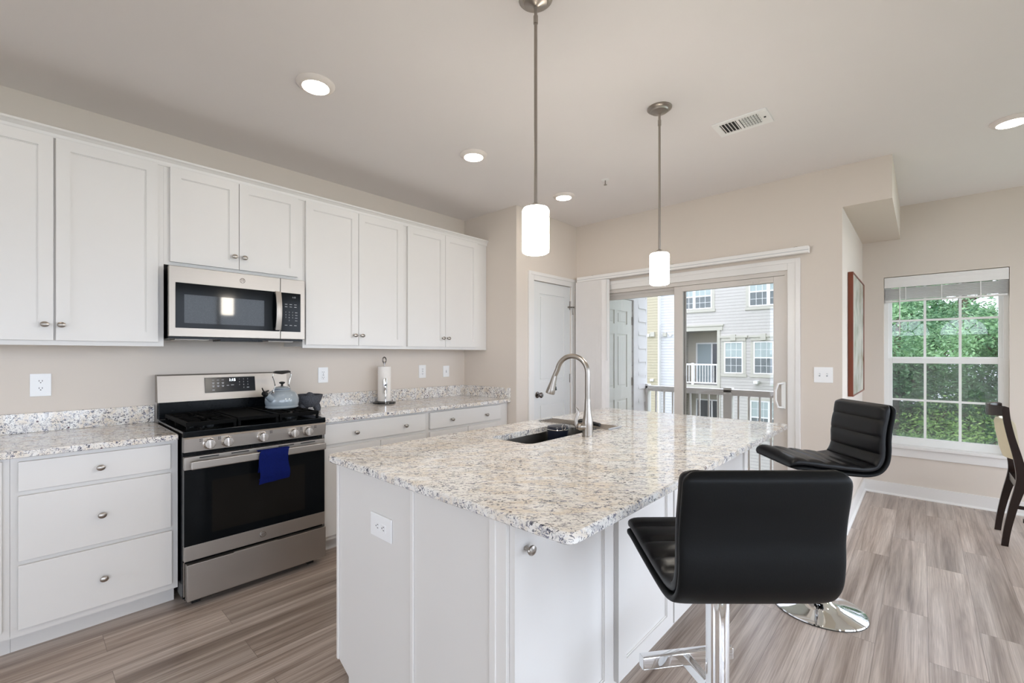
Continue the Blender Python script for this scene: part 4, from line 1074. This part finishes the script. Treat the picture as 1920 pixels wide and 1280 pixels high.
# paper towel holder and roll
pu, pv = 2.290, .115
ph = thing('paper_towel_holder', 'black and chrome paper towel holder on the right countertop', 'paper towel holder', (pu, pv, .914))
MB().lathe((pu, pv, .9143), [(.092, 0), (.095, .004), (.093, .012), (.080, .017), (.01, .019), (0, .019)], 40).build('base', 'black_pan', ph)
MB().cyl((pu, pv, .9143), .096, .004, seg=40).build('rubber_ring', 'plastic_black', ph)
MB().cyl((pu, pv, .933), .006, .325, seg=12).build('pole', 'nickel', ph)
MB().tube([(pu+.016*math.cos(t)*1.0, pv, 1.285+.024*math.sin(t)) for t in [-PI/2+2*PI*k/24 for k in range(24)]], .0055, 8, closed=True).cyl((pu, pv, 1.250), .010, .014, seg=14).build('loop_finial', 'nickel_dark', ph)
au, av = pu-.035, pv+.062
MB().tube([(au, av+.01, .930), (au, av+.012, 1.0), (au, av+.008, 1.03)], .0035, 8).build('tension_arm', 'chrome', ph)
MB().prism([(au-.017+.0+x, z) for x, z in [(0, 1.01), (.004, 1.0), (.017, .995), (.030, 1.0), (.034, 1.01), (.034, 1.12), (.030, 1.13), (.017, 1.135), (.004, 1.13), (0, 1.12)]], av+.003, av+.011, 'v', .002).build('tension_plate', 'chrome', ph)
MB().cyl((au, av+.011, 1.075), .008, .003, 'v', 14).build('plate_rivet', 'plastic_black', ph)
pr_ = MB().lathe((pu, pv, .9345), [(.020, 0), (.054, 0), (.055, .002), (.055, .294), (.054, .296), (.020, .296), (.020, 0)], 40).build('paper_towel_roll', 'paper_white', origin=(pu, pv, .9345))
tag(pr_, 'white roll of paper towels on the chrome holder', 'paper towel roll')

# ================================================================ BAR STOOLS
def make_stool():
    r = thing('bar_stool', 'x', 'bar stool', (0, 0, 0), 'black bar stools')
    # local: x forward, y sideways, z up.  MB maps y->-y, harmless for this symmetric thing
    MB().lathe((0, 0, 0), [(.202, 0), (.205, .004), (.202, .009), (.17, .018), (.11, .030), (.060, .046), (.036, .070), (.030, .10), (.0, .10)], 56).build('base', 'chrome', r)
    MB().lathe((0, 0, 0), [(.206, .0), (.206, .003), (.2, .003)], 48).build('base_ring', 'plastic_black', r)
    MB().lathe((0, 0, .09), [(.0300, 0), (.0300, .565), (.028, .570), (0, .570)], 32).build('column', 'chrome', r)
    MB().lathe((0, 0, .62), [(.020, 0), (.020, .05), (.030, .065), (.05, .085), (.05, .094), (0, .094)], 28).build('gas_lift', 'chrome', r)
    fr = MB()
    fr.box(-.02, .155, -.0125, .0125, .360, .395, .004)
    fr.box(.150, .180, -.145, .165, .358, .398, .006)
    fr.lathe((0, 0, .353), [(.036, 0), (.036, .05), (.031, .052), (.031, 0), (.036, 0)], 28)
    fr = fr.build('footrest', 'chrome', r); fr.rotation_euler = (0, 0, .16)
    # seat centreline (x,z)
    ctrl = [(.235, .755), (.215, .764), (.17, .764), (.10, .755), (.02, .746), (-.06, .738), (-.12, .737), (-.165, .752), (-.192, .790), (-.200, .842), (-.200, .897), (-.206, .950), (-.216, 1.003), (-.222, 1.045), (-.224, 1.064)]
    # Catmull-Rom resample
    P_ = []
    for i in range(len(ctrl)-1):
        p0, p1, p2, p3 = ctrl[max(0, i-1)], ctrl[i], ctrl[i+1], ctrl[min(len(ctrl)-1, i+2)]
        for k in range(6):
            t = k/6
            P_.append(tuple(.5*((2*p1[d])+(-p0[d]+p2[d])*t+(2*p0[d]-5*p1[d]+4*p2[d]-p3[d])*t*t+(-p0[d]+3*p1[d]-3*p2[d]+p3[d])*t**3) for d in (0, 1)))
    P_.append(ctrl[-1])
    S_ = [0]
    for a, b_ in zip(P_[:-1], P_[1:]): S_.append(S_[-1]+math.hypot(b_[0]-a[0], b_[1]-a[1]))
    tot = S_[-1]
    def shellpart(nm, m, n0, n1, hw, inset, grooves=0):
        """n0..n1 offset range along the normal (towards the sitter positive)"""
        rows = []
        for i, (x, z) in enumerate(P_):
            a, b_ = P_[max(0, i-1)], P_[min(len(P_)-1, i+1)]
            tx, tz = b_[0]-a[0], b_[1]-a[1]; l_ = math.hypot(tx, tz); nx, nz = tz/l_, -tx/l_   # towards sitter
            s = S_[i]; e = min(s, tot-s)
            rc = .034
            w_ = hw - inset - (rc-math.sqrt(max(0, rc*rc-(rc-min(e, rc))**2)))*.9
            taper = min(1.0, .16+.84*math.sin(min(e/.035, 1)*PI/2)) if s < tot/2 else min(1.0, .30+.7*math.sin(min(e/.02, 1)*PI/2))
            # seat widens a touch in the middle
            w_ *= 1.0
            th = (n1-n0)*taper; c_ = (n0+n1)/2*taper
            gd = 0
            if grooves:
                ph_ = (s/tot*grooves) % 1.0
                dd = min(ph_, 1-ph_)*tot/grooves
                gd = -.007*math.exp(-(dd/.006)**2)+.004*math.sin(PI*ph_)
            ring = []
            NR = 28
            for k in range(NR):
                t = 2*PI*k/NR; cx, sy = math.cos(t), math.sin(t)
                yy = w_*math.copysign(abs(cx)**.22, cx)
                off = th/2*math.copysign(abs(sy)**.55, sy)
                if sy > .3: off += gd*min(1, (1-abs(yy)/w_)*8+.15)
                o_ = c_+off
                ring.append((x-nx*o_*-1, yy, z-nz*o_*-1))
            rows.append(ring)
        return MB().grid(rows).build(nm, m, r, ang=1.0)
    shellpart('seat_shell', 'leather_back', -.022, .001, .193, 0.0)
    shellpart('seat_cushion', 'leather_black', -.001, .034, .193, .004, grooves=9)
    return r
st1 = make_stool()
FWA = .7584
# facing direction in (u,v) -> Blender rotation about z of local +x
def face_angle(du, dv): return math.atan2(-dv, du)
st1['label'] = 'black bar stool nearest the camera, its back turned to the viewer'
st1.location = conv((1.494, 3.060, 0)); st1.rotation_euler = (0, 0, face_angle(.726, -.688))
st2 = copy_thing(st1, (3.03, 3.08, 0), 'black bar stool at the far end of the island, seen from the side', face_angle(-.62, -.78))
for ch in st2.children:      # this seat is pumped up a little higher
    if ch.name.startswith(('seat_', 'gas_lift')): ch.location.z += .022

# ================================================================ DINING CHAIR
dc = thing('dining_chair', 'dark wood dining chair with a cream back pad at the right edge', 'chair', (0, 0, 0))
# local x forward (seat direction), y sideways
def post(y):
    ctrl = [(-.245, 0, .034, .022), (-.232, .12, .036, .024), (-.205, .28, .042, .026), (-.175, .42, .050, .028), (-.168, .50, .050, .028), (-.185, .62, .044, .026), (-.215, .76, .038, .024), (-.235, .88, .036, .024), (-.240, .965, .032, .022)]
    rows = []
    for (x, z, a, b_) in ctrl:
        rows.append([(x-a/2, y-b_/2, z), (x+a/2, y-b_/2, z), (x+a/2, y+b_/2, z), (x-a/2, y+b_/2, z)])
    # smooth interpolation
    out = []
    for i in range(len(rows)-1):
        for k in range(4):
            t = k/4; p0, p1, p2, p3 = rows[max(0, i-1)], rows[i], rows[i+1], rows[min(len(rows)-1, i+2)]
            out.append([tuple(.5*(2*p1[j][d]+(-p0[j][d]+p2[j][d])*t+(2*p0[j][d]-5*p1[j][d]+4*p2[j][d]-p3[j][d])*t*t+(-p0[j][d]+3*p1[j][d]-3*p2[j][d]+p3[j][d])*t**3) for d in range(3)) for j in range(4)])
    out.append(rows[-1])
    return MB().grid(out).build('leg', 'chair_wood', dc, ang=.7)
for y in (-.20, .20): post(y)
for y in (-.20, .20): MB().box(.17, .205, y-.018, y+.018, 0, .44, .004).build('leg', 'chair_wood', dc)
rows = []
for k in range(13):
    t = k/12*2-1; y = t*.205; bow = .078*(1-t*t)
    x = -.236-bow
    rows.append([(x-.010, y, .905-.012*(1-t*t)), (x+.006, y, .903-.012*(1-t*t)), (x+.008, y, .966), (x-.008, y, .972)])
MB().grid(rows).build('crest_rail', 'chair_wood', dc, ang=.7)
rows = []
for k in range(11):
    t = k/10*2-1; y = t*.170; bow = .045*(1-t*t)
    ring = []
    for (dx, z) in ((-.030, .60), (-.048, .66), (-.070, .78), (-.078, .845), (-.070, .870), (-.050, .875), (-.030, .85), (-.015, .74), (-.005, .62), (-.012, .595)):
        ring.append((-.165-bow+dx*.9, y, z))
    rows.append(ring)
MB().grid(rows).build('back_pad', 'cream_fabric', dc, ang=.9)
MB().box(-.17, .20, -.21, -.185, .40, .455, .003).box(-.17, .20, .185, .21, .40, .455, .003).box(.18, .205, -.19, .19, .40, .455, .003).box(-.19, -.165, -.19, .19, .40, .455, .003).build('seat_frame', 'chair_wood', dc)
MB().box(-.150, .215, -.205, .205, .456, .505, .018, 4).build('seat_cushion', 'seat_white', dc)
MB().box(-.16, .16, -.012+.2-.006, .2+.006, .18, .205).box(-.16, .16, -.2-.006, -.2+.006, .18, .205).build('stretcher', 'chair_wood', dc)
dc.location = conv((5.06, 4.135, 0)); dc.rotation_euler = (0, 0, face_angle(0, 1))

# ================================================================ CEILING FIXTURES
def make_down(loc, label):
    r = thing('ceiling_light', label, 'ceiling light', loc, 'round flush ceiling lights')
    u, v, z = loc
    MB().lathe((u, v, z-.0002), [(.094, 0), (.094, .004), (.086, .014), (.070, .021), (.066, .021), (.064, .016), (0, .016)], 48, '-z').build('trim_ring', 'lamp_trim', r)
    MB().lathe((u, v, z-.0165), [(.0635, 0), (.0635, .0012), (.060, .005), (0, .006)], 40, '-z').build('diffuser', 'lamp_glow', r)
    return r
dl = make_down((1.198, 1.20, H), 'round flush ceiling light above the microwave, largest in view')
copy_thing(dl, (2.323, 1.195, H), 'round flush ceiling light in front of the tall wall cabinets, middle of the row')
copy_thing(dl, (3.425, 1.183, H), 'small-looking round ceiling light nearest the pantry door')
copy_thing(dl, (4.213, 3.863, H), 'round ceiling light cut by the right edge, over the dining side')
copy_thing(dl, (.08, 1.20, H), 'unseen round ceiling light added left of the range')  # unseen lamp, added for more room light
for (a, b_) in ((-1.6, 1.8), (-1.6, 3.9), (.0, 4.9), (2.0, 5.2), (4.2, 5.6)):  # extra lamps out of view, added to raise the room light
    copy_thing(dl, (a, b_, H), 'unseen round ceiling light added out of view')
def make_pend(loc, label, zt=1.905, zb=1.727):
    u, v = loc
    r = thing('pendant_light', label, 'pendant lamp', (u, v, H), 'pendant lamps over the island')
    MB().lathe((u, v, H-.0002), [(.066, 0), (.066, .006), (.062, .010), (.050, .014), (.046, .022), (.015, .030), (.009, .034), (0, .034)], 40, '-z').build('canopy', 'nickel', r)
    MB().cyl((u, v, zt+.01), .0065, H-.03-zt-.01, seg=16).cyl((u, v, H-.10), .009, .03, seg=14).build('rod', 'nickel', r)
    MB().lathe((u, v, zt-.001), [(.036, 0), (.036, .008), (.020, .014), (.0085, .022), (0, .022)], 30).build('shade_cap', 'nickel', r)
    MB().lathe((u, v, zb), [(0, .004), (.044, .0), (.0515, .005), (.0525, .012), (.0525, zt-zb-.010), (.048, zt-zb-.002), (.020, zt-zb), (0, zt-zb)], 48).build('glass_shade', 'shade_glow', r)
    return r
pd = make_pend((1.545, 2.372), 'white glass cylinder pendant nearest the camera, on a brushed rod over the island')
copy_thing(pd, (2.640, 2.392, H), 'white glass cylinder pendant farther off, hanging in front of the sliding door')
# vent
vt = thing('ceiling_vent', 'white rectangular air vent with louvers on the ceiling', 'vent', (3.14, 2.69, H))
va0, va1, vb0, vb1 = 3.042, 3.235, 2.54, 2.832
mb = MB().box(va0, va0+.03, vb0, vb1, H-.008, H-.0003, .002).box(va1-.03, va1, vb0, vb1, H-.008, H-.0003, .002).box(va0+.03, va1-.03, vb0, vb0+.035, H-.008, H-.0003, .002).box(va0+.03, va1-.03, vb1-.045, vb1, H-.008, H-.0003, .002).box(va0+.03, va1-.03, 2.668, 2.682, H-.008, H-.0003)
mb.build('frame', 'plastic_white', vt)
MB().box(va0+.025, va1-.025, vb0+.03, vb1-.03, H-.0025, H-.0003).build('duct_opening', 'slot_dark', vt, smooth=False)
for k in range(7):
    v_ = vb0+.042+k*.0185
    o = MB().prism([(v_-.002, H-.003), (v_+.006, H-.009), (v_+.0075, H-.009), (v_, H-.003)], va0+.03, va1-.03, 'u').build('louver', 'plastic_white', vt, smooth=False)
for k in range(7):
    v_ = 2.690+k*.0150
    MB().prism([(v_+.005, H-.003), (v_-.002, H-.009), (v_-.0008, H-.009), (v_+.007, H-.003)], va0+.03, va1-.03, 'u').build('louver', 'plastic_white', vt, smooth=False)
mb = MB()
for k in range(4): mb.box(va0+.05+k*.03, va0+.052+k*.03, 2.685, vb1-.045, H-.0098, H-.009)
mb.build('damper_bar', 'label_grey', vt, smooth=False)
MB().box(va0+.09, va0+.10, vb1-.03, vb1-.02, H-.012, H-.008).build('damper_lever', 'plastic_black', vt)
# sprinkler
spk = thing('fire_sprinkler', 'small white fire sprinkler head on the ceiling near the pantry', 'sprinkler', (3.356, 1.634, H))
MB().lathe((3.356, 1.634, H-.0002), [(.032, 0), (.030, .004), (.012, .006), (0, .006)], 24, '-z').build('escutcheon', 'plastic_white', spk)
MB().cyl((3.356, 1.634, H-.040), .004, .035, seg=10).lathe((3.356, 1.634, H-.042), [(0, 0), (.013, 0), (.013, .002), (0, .003)], 16).build('deflector', 'nickel', spk)

# ================================================================ BLINDS
vb = thing('vertical_blind', 'off-white vertical blind drawn aside at the left of the sliding door', 'blind', (F-.05, .95, 2.1))
MB().box(F-.075, F-.018, .775, 2.848, 2.108, 2.160, .004).build('headrail', 'blind_white', vb)
MB().box(F-.077, F-.075, .775, 2.848, 2.128, 2.131).build('rail_groove', 'label_grey', vb, smooth=False)
for vv in (.95, 1.80, 2.76): MB().box(F-.05, F-.0, vv-.012, vv+.012, 2.160, 2.166, .001).build('mounting_clip', 'nickel_dark', vb)
vane = None
for k in range(20):
    vv = .772+k*.0165
    mb = MB()
    # curved vane, roughly perpendicular to the door
    rows = [[(F-.090, vv, z), (F-.068, vv+.030, z), (F-.036, vv+.060, z), (F-.035, vv+.0588, z), (F-.067, vv+.0288, z), (F-.089, vv-.0012, z)] for z in (.03, 2.105)]
    mb.grid(rows).build('vane', 'vane', vb, smooth=False)
MB().tube([(F-.085, 1.150, 2.10), (F-.085, 1.152, 1.27)], .006, 8).build('wand', 'cord_white', vb)
wb = thing('window_blind', 'white horizontal blind raised to the top of the right-hand window', 'blind', (U1+.02, 3.6, 1.9))
MB().box(U1+.0, U1+.040, WV0+.004, WV1-.004, 1.968, 2.066, .003).build('valance', 'blind_white', wb)
MB().box(U1+.0-.004, U1+.0, WV0+.004, WV1-.004, 2.030, 2.042).box(U1-.003, U1, WV0+.004, WV1-.004, 1.968, 1.980).build('valance_bead', 'blind_white', wb)
for k in range(15):
    z = 1.960-k*.0072; dz = random.uniform(-.0012, .0012)
    MB().prism([(U1+.004, z-.001), (U1+.028, z+.0025), (U1+.050, z-.001), (U1+.050, z-.0032), (U1+.028, z+.0003), (U1+.004, z-.0032)], WV0+.010, WV1-.010+dz, 'v').build('slat', 'blind_white', wb, smooth=False)
MB().box(U1+.002, U1+.052, WV0+.010, WV1-.010, 1.832, 1.848, .004).build('bottom_rail', 'blind_white', wb)
for v_ in (3.36, 3.60, 3.84): MB().box(U1-.001, U1+.003, v_-.003, v_+.003, 1.845, 1.966).build('ladder_tape', 'cord_white', wb)
MB().tube([(U1-.004, 3.318, 1.966), (U1-.006, 3.318, 1.52)], .004, 8).build('tilt_wand', 'cord_white', wb)

# ================================================================ OUTSIDE: BALCONY
D = -.14
struct('balcony_deck', MB().box(F+.12, 5.86, .85, V2-.12, D-.15, D), 'deck_grey', smooth=False)
w = MB().box(F+.12, 4.60, .75, .85, -6, 4).box(5.37, 5.72, .75, .85, -6, 4).box(4.60, 5.37, .75, .85, 2.01, 4).box(4.60, 5.37, .75, .85, -6, D+.02)
struct('balcony_wall', w, 'siding_near', smooth=False)
# clapboards with lapped lower edges on the balcony side wall
cl = MB()
for k in range(16):
    z = D+.02+k*.17
    cl.prism([(.85, z), (.872, z), (.855, z+.17), (.85, z+.17)], 5.50, 5.72, 'u')
    if z > 2.05: cl.prism([(.85, z), (.872, z), (.855, z+.17), (.85, z+.17)], F+.13, 5.50, 'u')
struct('trim_4', cl, 'siding_trim', smooth=False)
mb = MB().box(5.375, 5.50, .85, .866, D, 2.10).box(4.50, 4.60, .85, .866, D, 2.10).box(4.50, 5.50, .85, .866, 2.01, 2.12)
struct('trim_5', mb, 'siding_trim', smooth=False)
struct('trim_6', MB().box(5.72, 5.76, .74, .86, -6, 4), 'siding_trim', smooth=False)
d3 = thing('door_3', 'x', 'x', (4.61, .84, D)); del d3['label']; del d3['category']; d3['kind'] = 'structure'
pn = []
for (z0, z1) in ((1.70, 1.86), (.94, 1.58), (.02, .80)):
    for (x0, x1) in ((4.70, 4.93), (5.00, 5.24)): pn.append((x0, x1, z0, z1))
panel_door(d3, 4.61, 5.362, D+.02, 2.0, .846, .04, pn, 'ext_door')
for z in (.15, 1.0, 1.75): MB().box(5.350, 5.375, .846, .852, z-.05, z+.05).build('hinge', 'nickel', d3)
# railing
rl = thing('balcony_railing', 'white balcony railing with square balusters just outside the sliding door', 'railing', (5.74, 1.9, D))
MB().box(5.69, 5.79, .862, 2.92, .895, .935, .006).box(5.715, 5.765, .862, 2.92, .865, .895).build('top_rail', 'rail_white', rl)
MB().box(5.715, 5.765, .862, 2.92, D+.08, D+.13, .004).build('bottom_rail', 'rail_white', rl)
MB().box(5.69, 5.79, 1.808, 1.898, D, .955, .004).build('post', 'rail_white', rl)
MB().box(5.69, 5.79, .862, .90, D, .955, .004).build('post', 'rail_white', rl)
vv = .99
while vv < 2.90:
    if abs(vv-1.853) > .07: MB().box(5.731, 5.749, vv-.009, vv+.009, D+.13, .866).build('baluster', 'rail_white', rl, smooth=False)
    vv += .1075

# ================================================================ OUTSIDE: BUILDING
A = 24.0
bd = thing('apartment_building', 'pale sided apartment building across the courtyard beyond the sliding door', 'building', (A+3, -5, -6))
OP = [(-6.1, -3.99, -.20, 2.56), (-6.1, -3.99, -3.3, -.62)]    # recessed balconies
mb = MB()
mb.box(A, A+8, -3.99, -.1, -6, 9)
mb.box(A, A+8, -6.75, -6.1, -6, 9)
mb.box(A, A+8, -6.1, -3.99, 2.56, 9).box(A, A+8, -6.1, -3.99, -.62, -.20).box(A, A+8, -6.1, -3.99, -6, -3.3)
mb.build('wall', 'siding_pale', bd, smooth=False)
MB().box(A+1.8, A+8, -6.1, -3.99, -3.3, 2.56).build('recess_wall', 'recess_tan', bd, smooth=False)
MB().box(A-.25, A+8, -7.62, -6.93, -6, 9).build('tan_bay', 'siding_tan', bd, smooth=False)
MB().box(A-.05, A+8, -6.86, -6.72, -6, 9).build('white_bay', 'siding_white', bd, smooth=False)
MB().box(A-.045, A-.0, -6.72, -6.12, -6, 9).build('white_bay', 'siding_white', bd, smooth=False)
MB().box(A-.27, A+.1, -7.84, -7.62, -6, 9).box(A-.27, A+.1, -6.93, -6.86, -6, 9).build('corner_board', 'rail_white', bd, smooth=False)
MB().box(A-.2, A+8, -16, -7.84, -6, 9).build('white_bay', 'siding_white', bd, smooth=False)
MB().box(A-.4, A+8.4, -16.2, .1, 9, 9.3).build('roof', 'roof_grey', bd, smooth=False)
mb = MB()
for (a, b_, c_, d_) in OP[:1]:
    mb.box(A-.05, A, a, b_+.25, d_, d_+.22).box(A-.09, A, a, b_+.30, d_+.22, d_+.30).box(A-.04, A, b_, b_+.14, c_, d_)
mb.box(A-.05, A, -6.1, -3.85, -.36, -.20)
mb.box(A-.04, A, -3.99, -3.85, -3.3, -.62)
mb.build('balcony_trim', 'cream_trim', bd, smooth=False)
def bwin(v0, v1, z0, z1, rail, dbl=False, head=False, sillt=True, low='window_lower'):
    fr = MB(); t = .055
    fr.box(A-.03, A+.02, v0, v0+t, z0, z1).box(A-.03, A+.02, v1-t, v1, z0, z1).box(A-.03, A+.02, v0, v1, z0, z0+t).box(A-.03, A+.02, v0, v1, z1-t, z1).box(A-.025, A+.02, v0, v1, rail-.03, rail+.03)
    if dbl: fr.box(A-.03, A+.02, (v0+v1)/2-.07, (v0+v1)/2+.07, z0, z1)
    n = 6 if dbl else 3
    for k in range(1, n):
        x = v0+t+(v1-v0-2*t)*k/n; fr.box(A-.014, A+.01, x-.008, x+.008, z0+t, z1-t)
    for z in ((z0+rail)/2, (z1+rail)/2): fr.box(A-.014, A+.01, v0+t, v1-t, z-.008, z+.008)
    f = fr.build('window', 'vinyl_white', bd, smooth=False)
    MB().box(A-.008, A-.002, v0+t, v1-t, rail+.03, z1-t).build('upper_pane', 'window_upper', f, smooth=False)
    MB().box(A-.008, A-.002, v0+t, v1-t, z0+t, rail-.03).build('lower_pane', low, f, smooth=False)
    tr_ = MB().box(A-.05, A, v0-.16, v1+.16, z0-.16, z0-.02).box(A-.02, A, v0-.13, v0, z0, z1).box(A-.02, A, v1, v1+.13, z0, z1)
    if head:
        tr_.box(A-.06, A, v0-.12, v1+.12, z1+.04, z1+.26).box(A-.10, A, v0-.20, v1+.20, z1+.20, z1+.30).box(A-.12, A, (v0+v1)/2-.11, (v0+v1)/2+.11, z1+.06, z1+.36)
    else: tr_.box(A-.04, A, v0-.13, v1+.13, z1, z1+.13)
    tr_.build('window_trim', 'cream_trim', f, smooth=False)
bwin(-5.98, -4.24, 3.68, 5.15, 4.33, True)
bwin(-2.56, -.92, 3.64, 5.15, 4.33, True)
bwin(-3.66, -2.82, .43, 1.97, 1.20, head=True)
bwin(-2.36, -1.52, .43, 1.97, 1.20, head=True)
bwin(-2.50, -.88, -2.45, -.83, -1.62, True)
# balcony slider doors in the recesses
for (z0, z1, dk) in ((-.15, 1.93, 'curtain_sheer'), (-3.25, -1.15, 'window_dark')):
    uu = A+1.8
    f = MB().box(uu-.06, uu, -5.65, -3.8, z1, z1+.07).box(uu-.06, uu, -5.65, -5.57, z0, z1).box(uu-.06, uu, -4.85, -4.77, z0, z1).box(uu-.06, uu, -3.99, -3.80, z0, z1)
    f = f.build('balcony_door', 'vinyl_white', bd, smooth=False)
    MB().box(uu-.03, uu-.02, -5.57, -4.85, z0, z1).build('pane', dk, f, smooth=False)
    MB().box(uu-.03, uu-.02, -4.77, -3.99, z0, z1).build('pane', 'window_dark', f, smooth=False)
rb = MB().box(A-.02, A+.04, -6.1, -3.99, .80, .88).box(A-.02, A+.04, -6.1, -3.99, -.12, -.06).box(A-.03, A+.05, -5.25, -5.13, -.2, .92)
rb = rb.build('balcony_rail', 'rail_white', bd, smooth=False)
k = -6.05
while k < -4.0:
    MB().box(A, A+.025, k-.014, k+.014, -.06, .80).build('baluster', 'rail_white', rb, smooth=False); k += .135
for (v_, w_, m_, uu) in ((-7.45, .14, 'vinyl_white', A-.25), (-7.22, .24, 'cream_trim', A-.25), (-6.62, .20, 'cream_trim', A-.045), (-6.30, .10, 'vinyl_white', A-.045)):
    MB().box(uu-.12, uu, v_-w_/2, v_+w_/2, 2.33, 2.33+w_*1.05, .01).build('dryer_vent', m_, bd)
for (v_, z_) in ((-7.25, -.1), (-2.2, -.02)): MB().box(A-.37, A-.25+.25*(v_ > -5), v_-.09, v_+.09, z_, z_+.13, .01).build('dryer_vent', 'vinyl_white', bd)
g = MB().box(F+1, 90, -60, 60, -6.2, -6).build('lawn', 'grass', origin=(40, 0, -6)); g['kind'] = 'structure'
g2 = MB().box(-60, F+1, -60, 60, -6.2, -6).build('lawn', 'grass', origin=(-30, 0, -6)); g2['kind'] = 'structure'

# ================================================================ TREES
def crown(c, R, n, size, seed):
    rnd = random.Random(seed); vs = []; fs = []
    # clumps
    cl_ = []
    for _ in range(26):
        while True:
            p = Vector((rnd.uniform(-1, 1), rnd.uniform(-1, 1), rnd.uniform(-1, 1)))
            if .35 < p.length < 1: break
        cl_.append((Vector((p.x*R[0], p.y*R[1], p.z*R[2])), rnd.uniform(.55, .95)))
    for i in range(n):
        q, rr = cl_[rnd.randrange(len(cl_))]
        d = Vector((rnd.gauss(0, 1), rnd.gauss(0, 1), rnd.gauss(0, 1))).normalized()*rr*rnd.uniform(.6, 1.05)
        p = Vector(c)+q+Vector((d.x, d.y, d.z*.7)); s = size*rnd.uniform(.6, 1.3)
        a = Vector((rnd.gauss(0, 1), rnd.gauss(0, 1), rnd.gauss(0, .6))).normalized()
        nn = Vector((rnd.gauss(0, .7), rnd.gauss(0, .7), 1)).normalized()
        b_ = a.cross(nn)
        if b_.length < .1: continue
        b_ = b_.normalized()*s*.45; a = a*s
        k = len(vs); vs += [p-a, p+b_*.9-a*.1, p+a, p-b_*.9-a*.1]; fs.append((k, k+1, k+2, k+3))
    return [tuple(conv(v)) for v in vs], fs
def tree(u, v, zc, R, n, size, m, label, seed, name='leafy_tree'):
    r = thing(name, label, 'tree', (u, v, -6), 'trees beyond the right-hand window')
    vs, fs = crown((u, v, zc), R, n, size, seed)
    w = conv((u, v, -6)); vs = [(x-w.x, y-w.y, z-w.z) for x, y, z in vs]
    me = bpy.data.meshes.new('foliage'); me.from_pydata(vs, [], fs); me.materials.append(M[m])
    o = bpy.data.objects.new('foliage', me); COL.objects.link(o); o.parent = r; ORG[o.name] = Vector((u, v, -6))
    rnd = random.Random(seed+5); mb = MB()
    mb.tube([(u, v, -6), (u+.05, v+.05, -3.5), (u-.05, v, zc-.4), (u, v+.1, zc+R[2]*.6)], [.20, .16, .11, .04], 9)
    for k in range(7):
        a = rnd.uniform(0, 2*PI); z0_ = zc+rnd.uniform(-1.2, .8)
        mb.tube([(u, v, z0_), (u+math.cos(a)*R[0]*.4, v+math.sin(a)*R[1]*.4, z0_+.4), (u+math.cos(a)*R[0]*.75, v+math.sin(a)*R[1]*.75, z0_+.9)], [.035, .022, .01], 6)
    mb.build('trunk', 'bark', r)
TR = [
 (13.2, 3.0, .2, (1.5, 1.35, 3.2), 'leaves_mid', 'mid green tree seen in the left panes of the right-hand window', 24000, .042),
 (13.6, 5.1, .6, (1.5, 1.4, 3.2), 'leaves_mid', 'mid green tree seen in the right panes of the right-hand window', 24000, .042),
 (12.0, 3.9, -1.5, (1.2, 1.7, 1.7), 'leaves_lime', 'low lime green tree showing in the bottom panes of the window', 14000, .04),
 (17.0, 4.2, 2.2, (2.2, 2.2, 4.5), 'leaves_dark', 'dark tall tree in the middle of the row behind the nearer trees', 17000, .10),
 (17.5, 7.6, 2.0, (2.2, 2.2, 4.5), 'leaves_dark', 'dark tall tree at the right of the row behind the nearer trees', 15000, .11),
 (17.5, 1.9, 1.6, (1.9, 1.6, 4.2), 'leaves_dark', 'dark tall tree at the left of the row, nearest the building', 15000, .11),
 (21.5, 5.6, 2.6, (3, 3.2, 5.0), 'leaves_mid', 'tall green tree far behind, filling gaps on the right', 11000, .17),
 (21.5, 2.6, 2.4, (2.5, 2.4, 5.0), 'leaves_mid', 'tall green tree far behind, filling gaps on the left', 11000, .17),
 (19.3, 3.4, -.4, (1.9, 1.9, 2.6), 'leaves_dark', 'low dark bushy tree filling the gap behind the middle panes', 15000, .10),
 (19.3, 6.6, -.2, (1.9, 1.9, 2.8), 'leaves_dark', 'low dark bushy tree behind the lower right panes', 15000, .11),
]
for i, (u, v, zc, R, m_, lab, n, s) in enumerate(TR): tree(u, v, zc, R, n, s, m_, lab, 100+i)
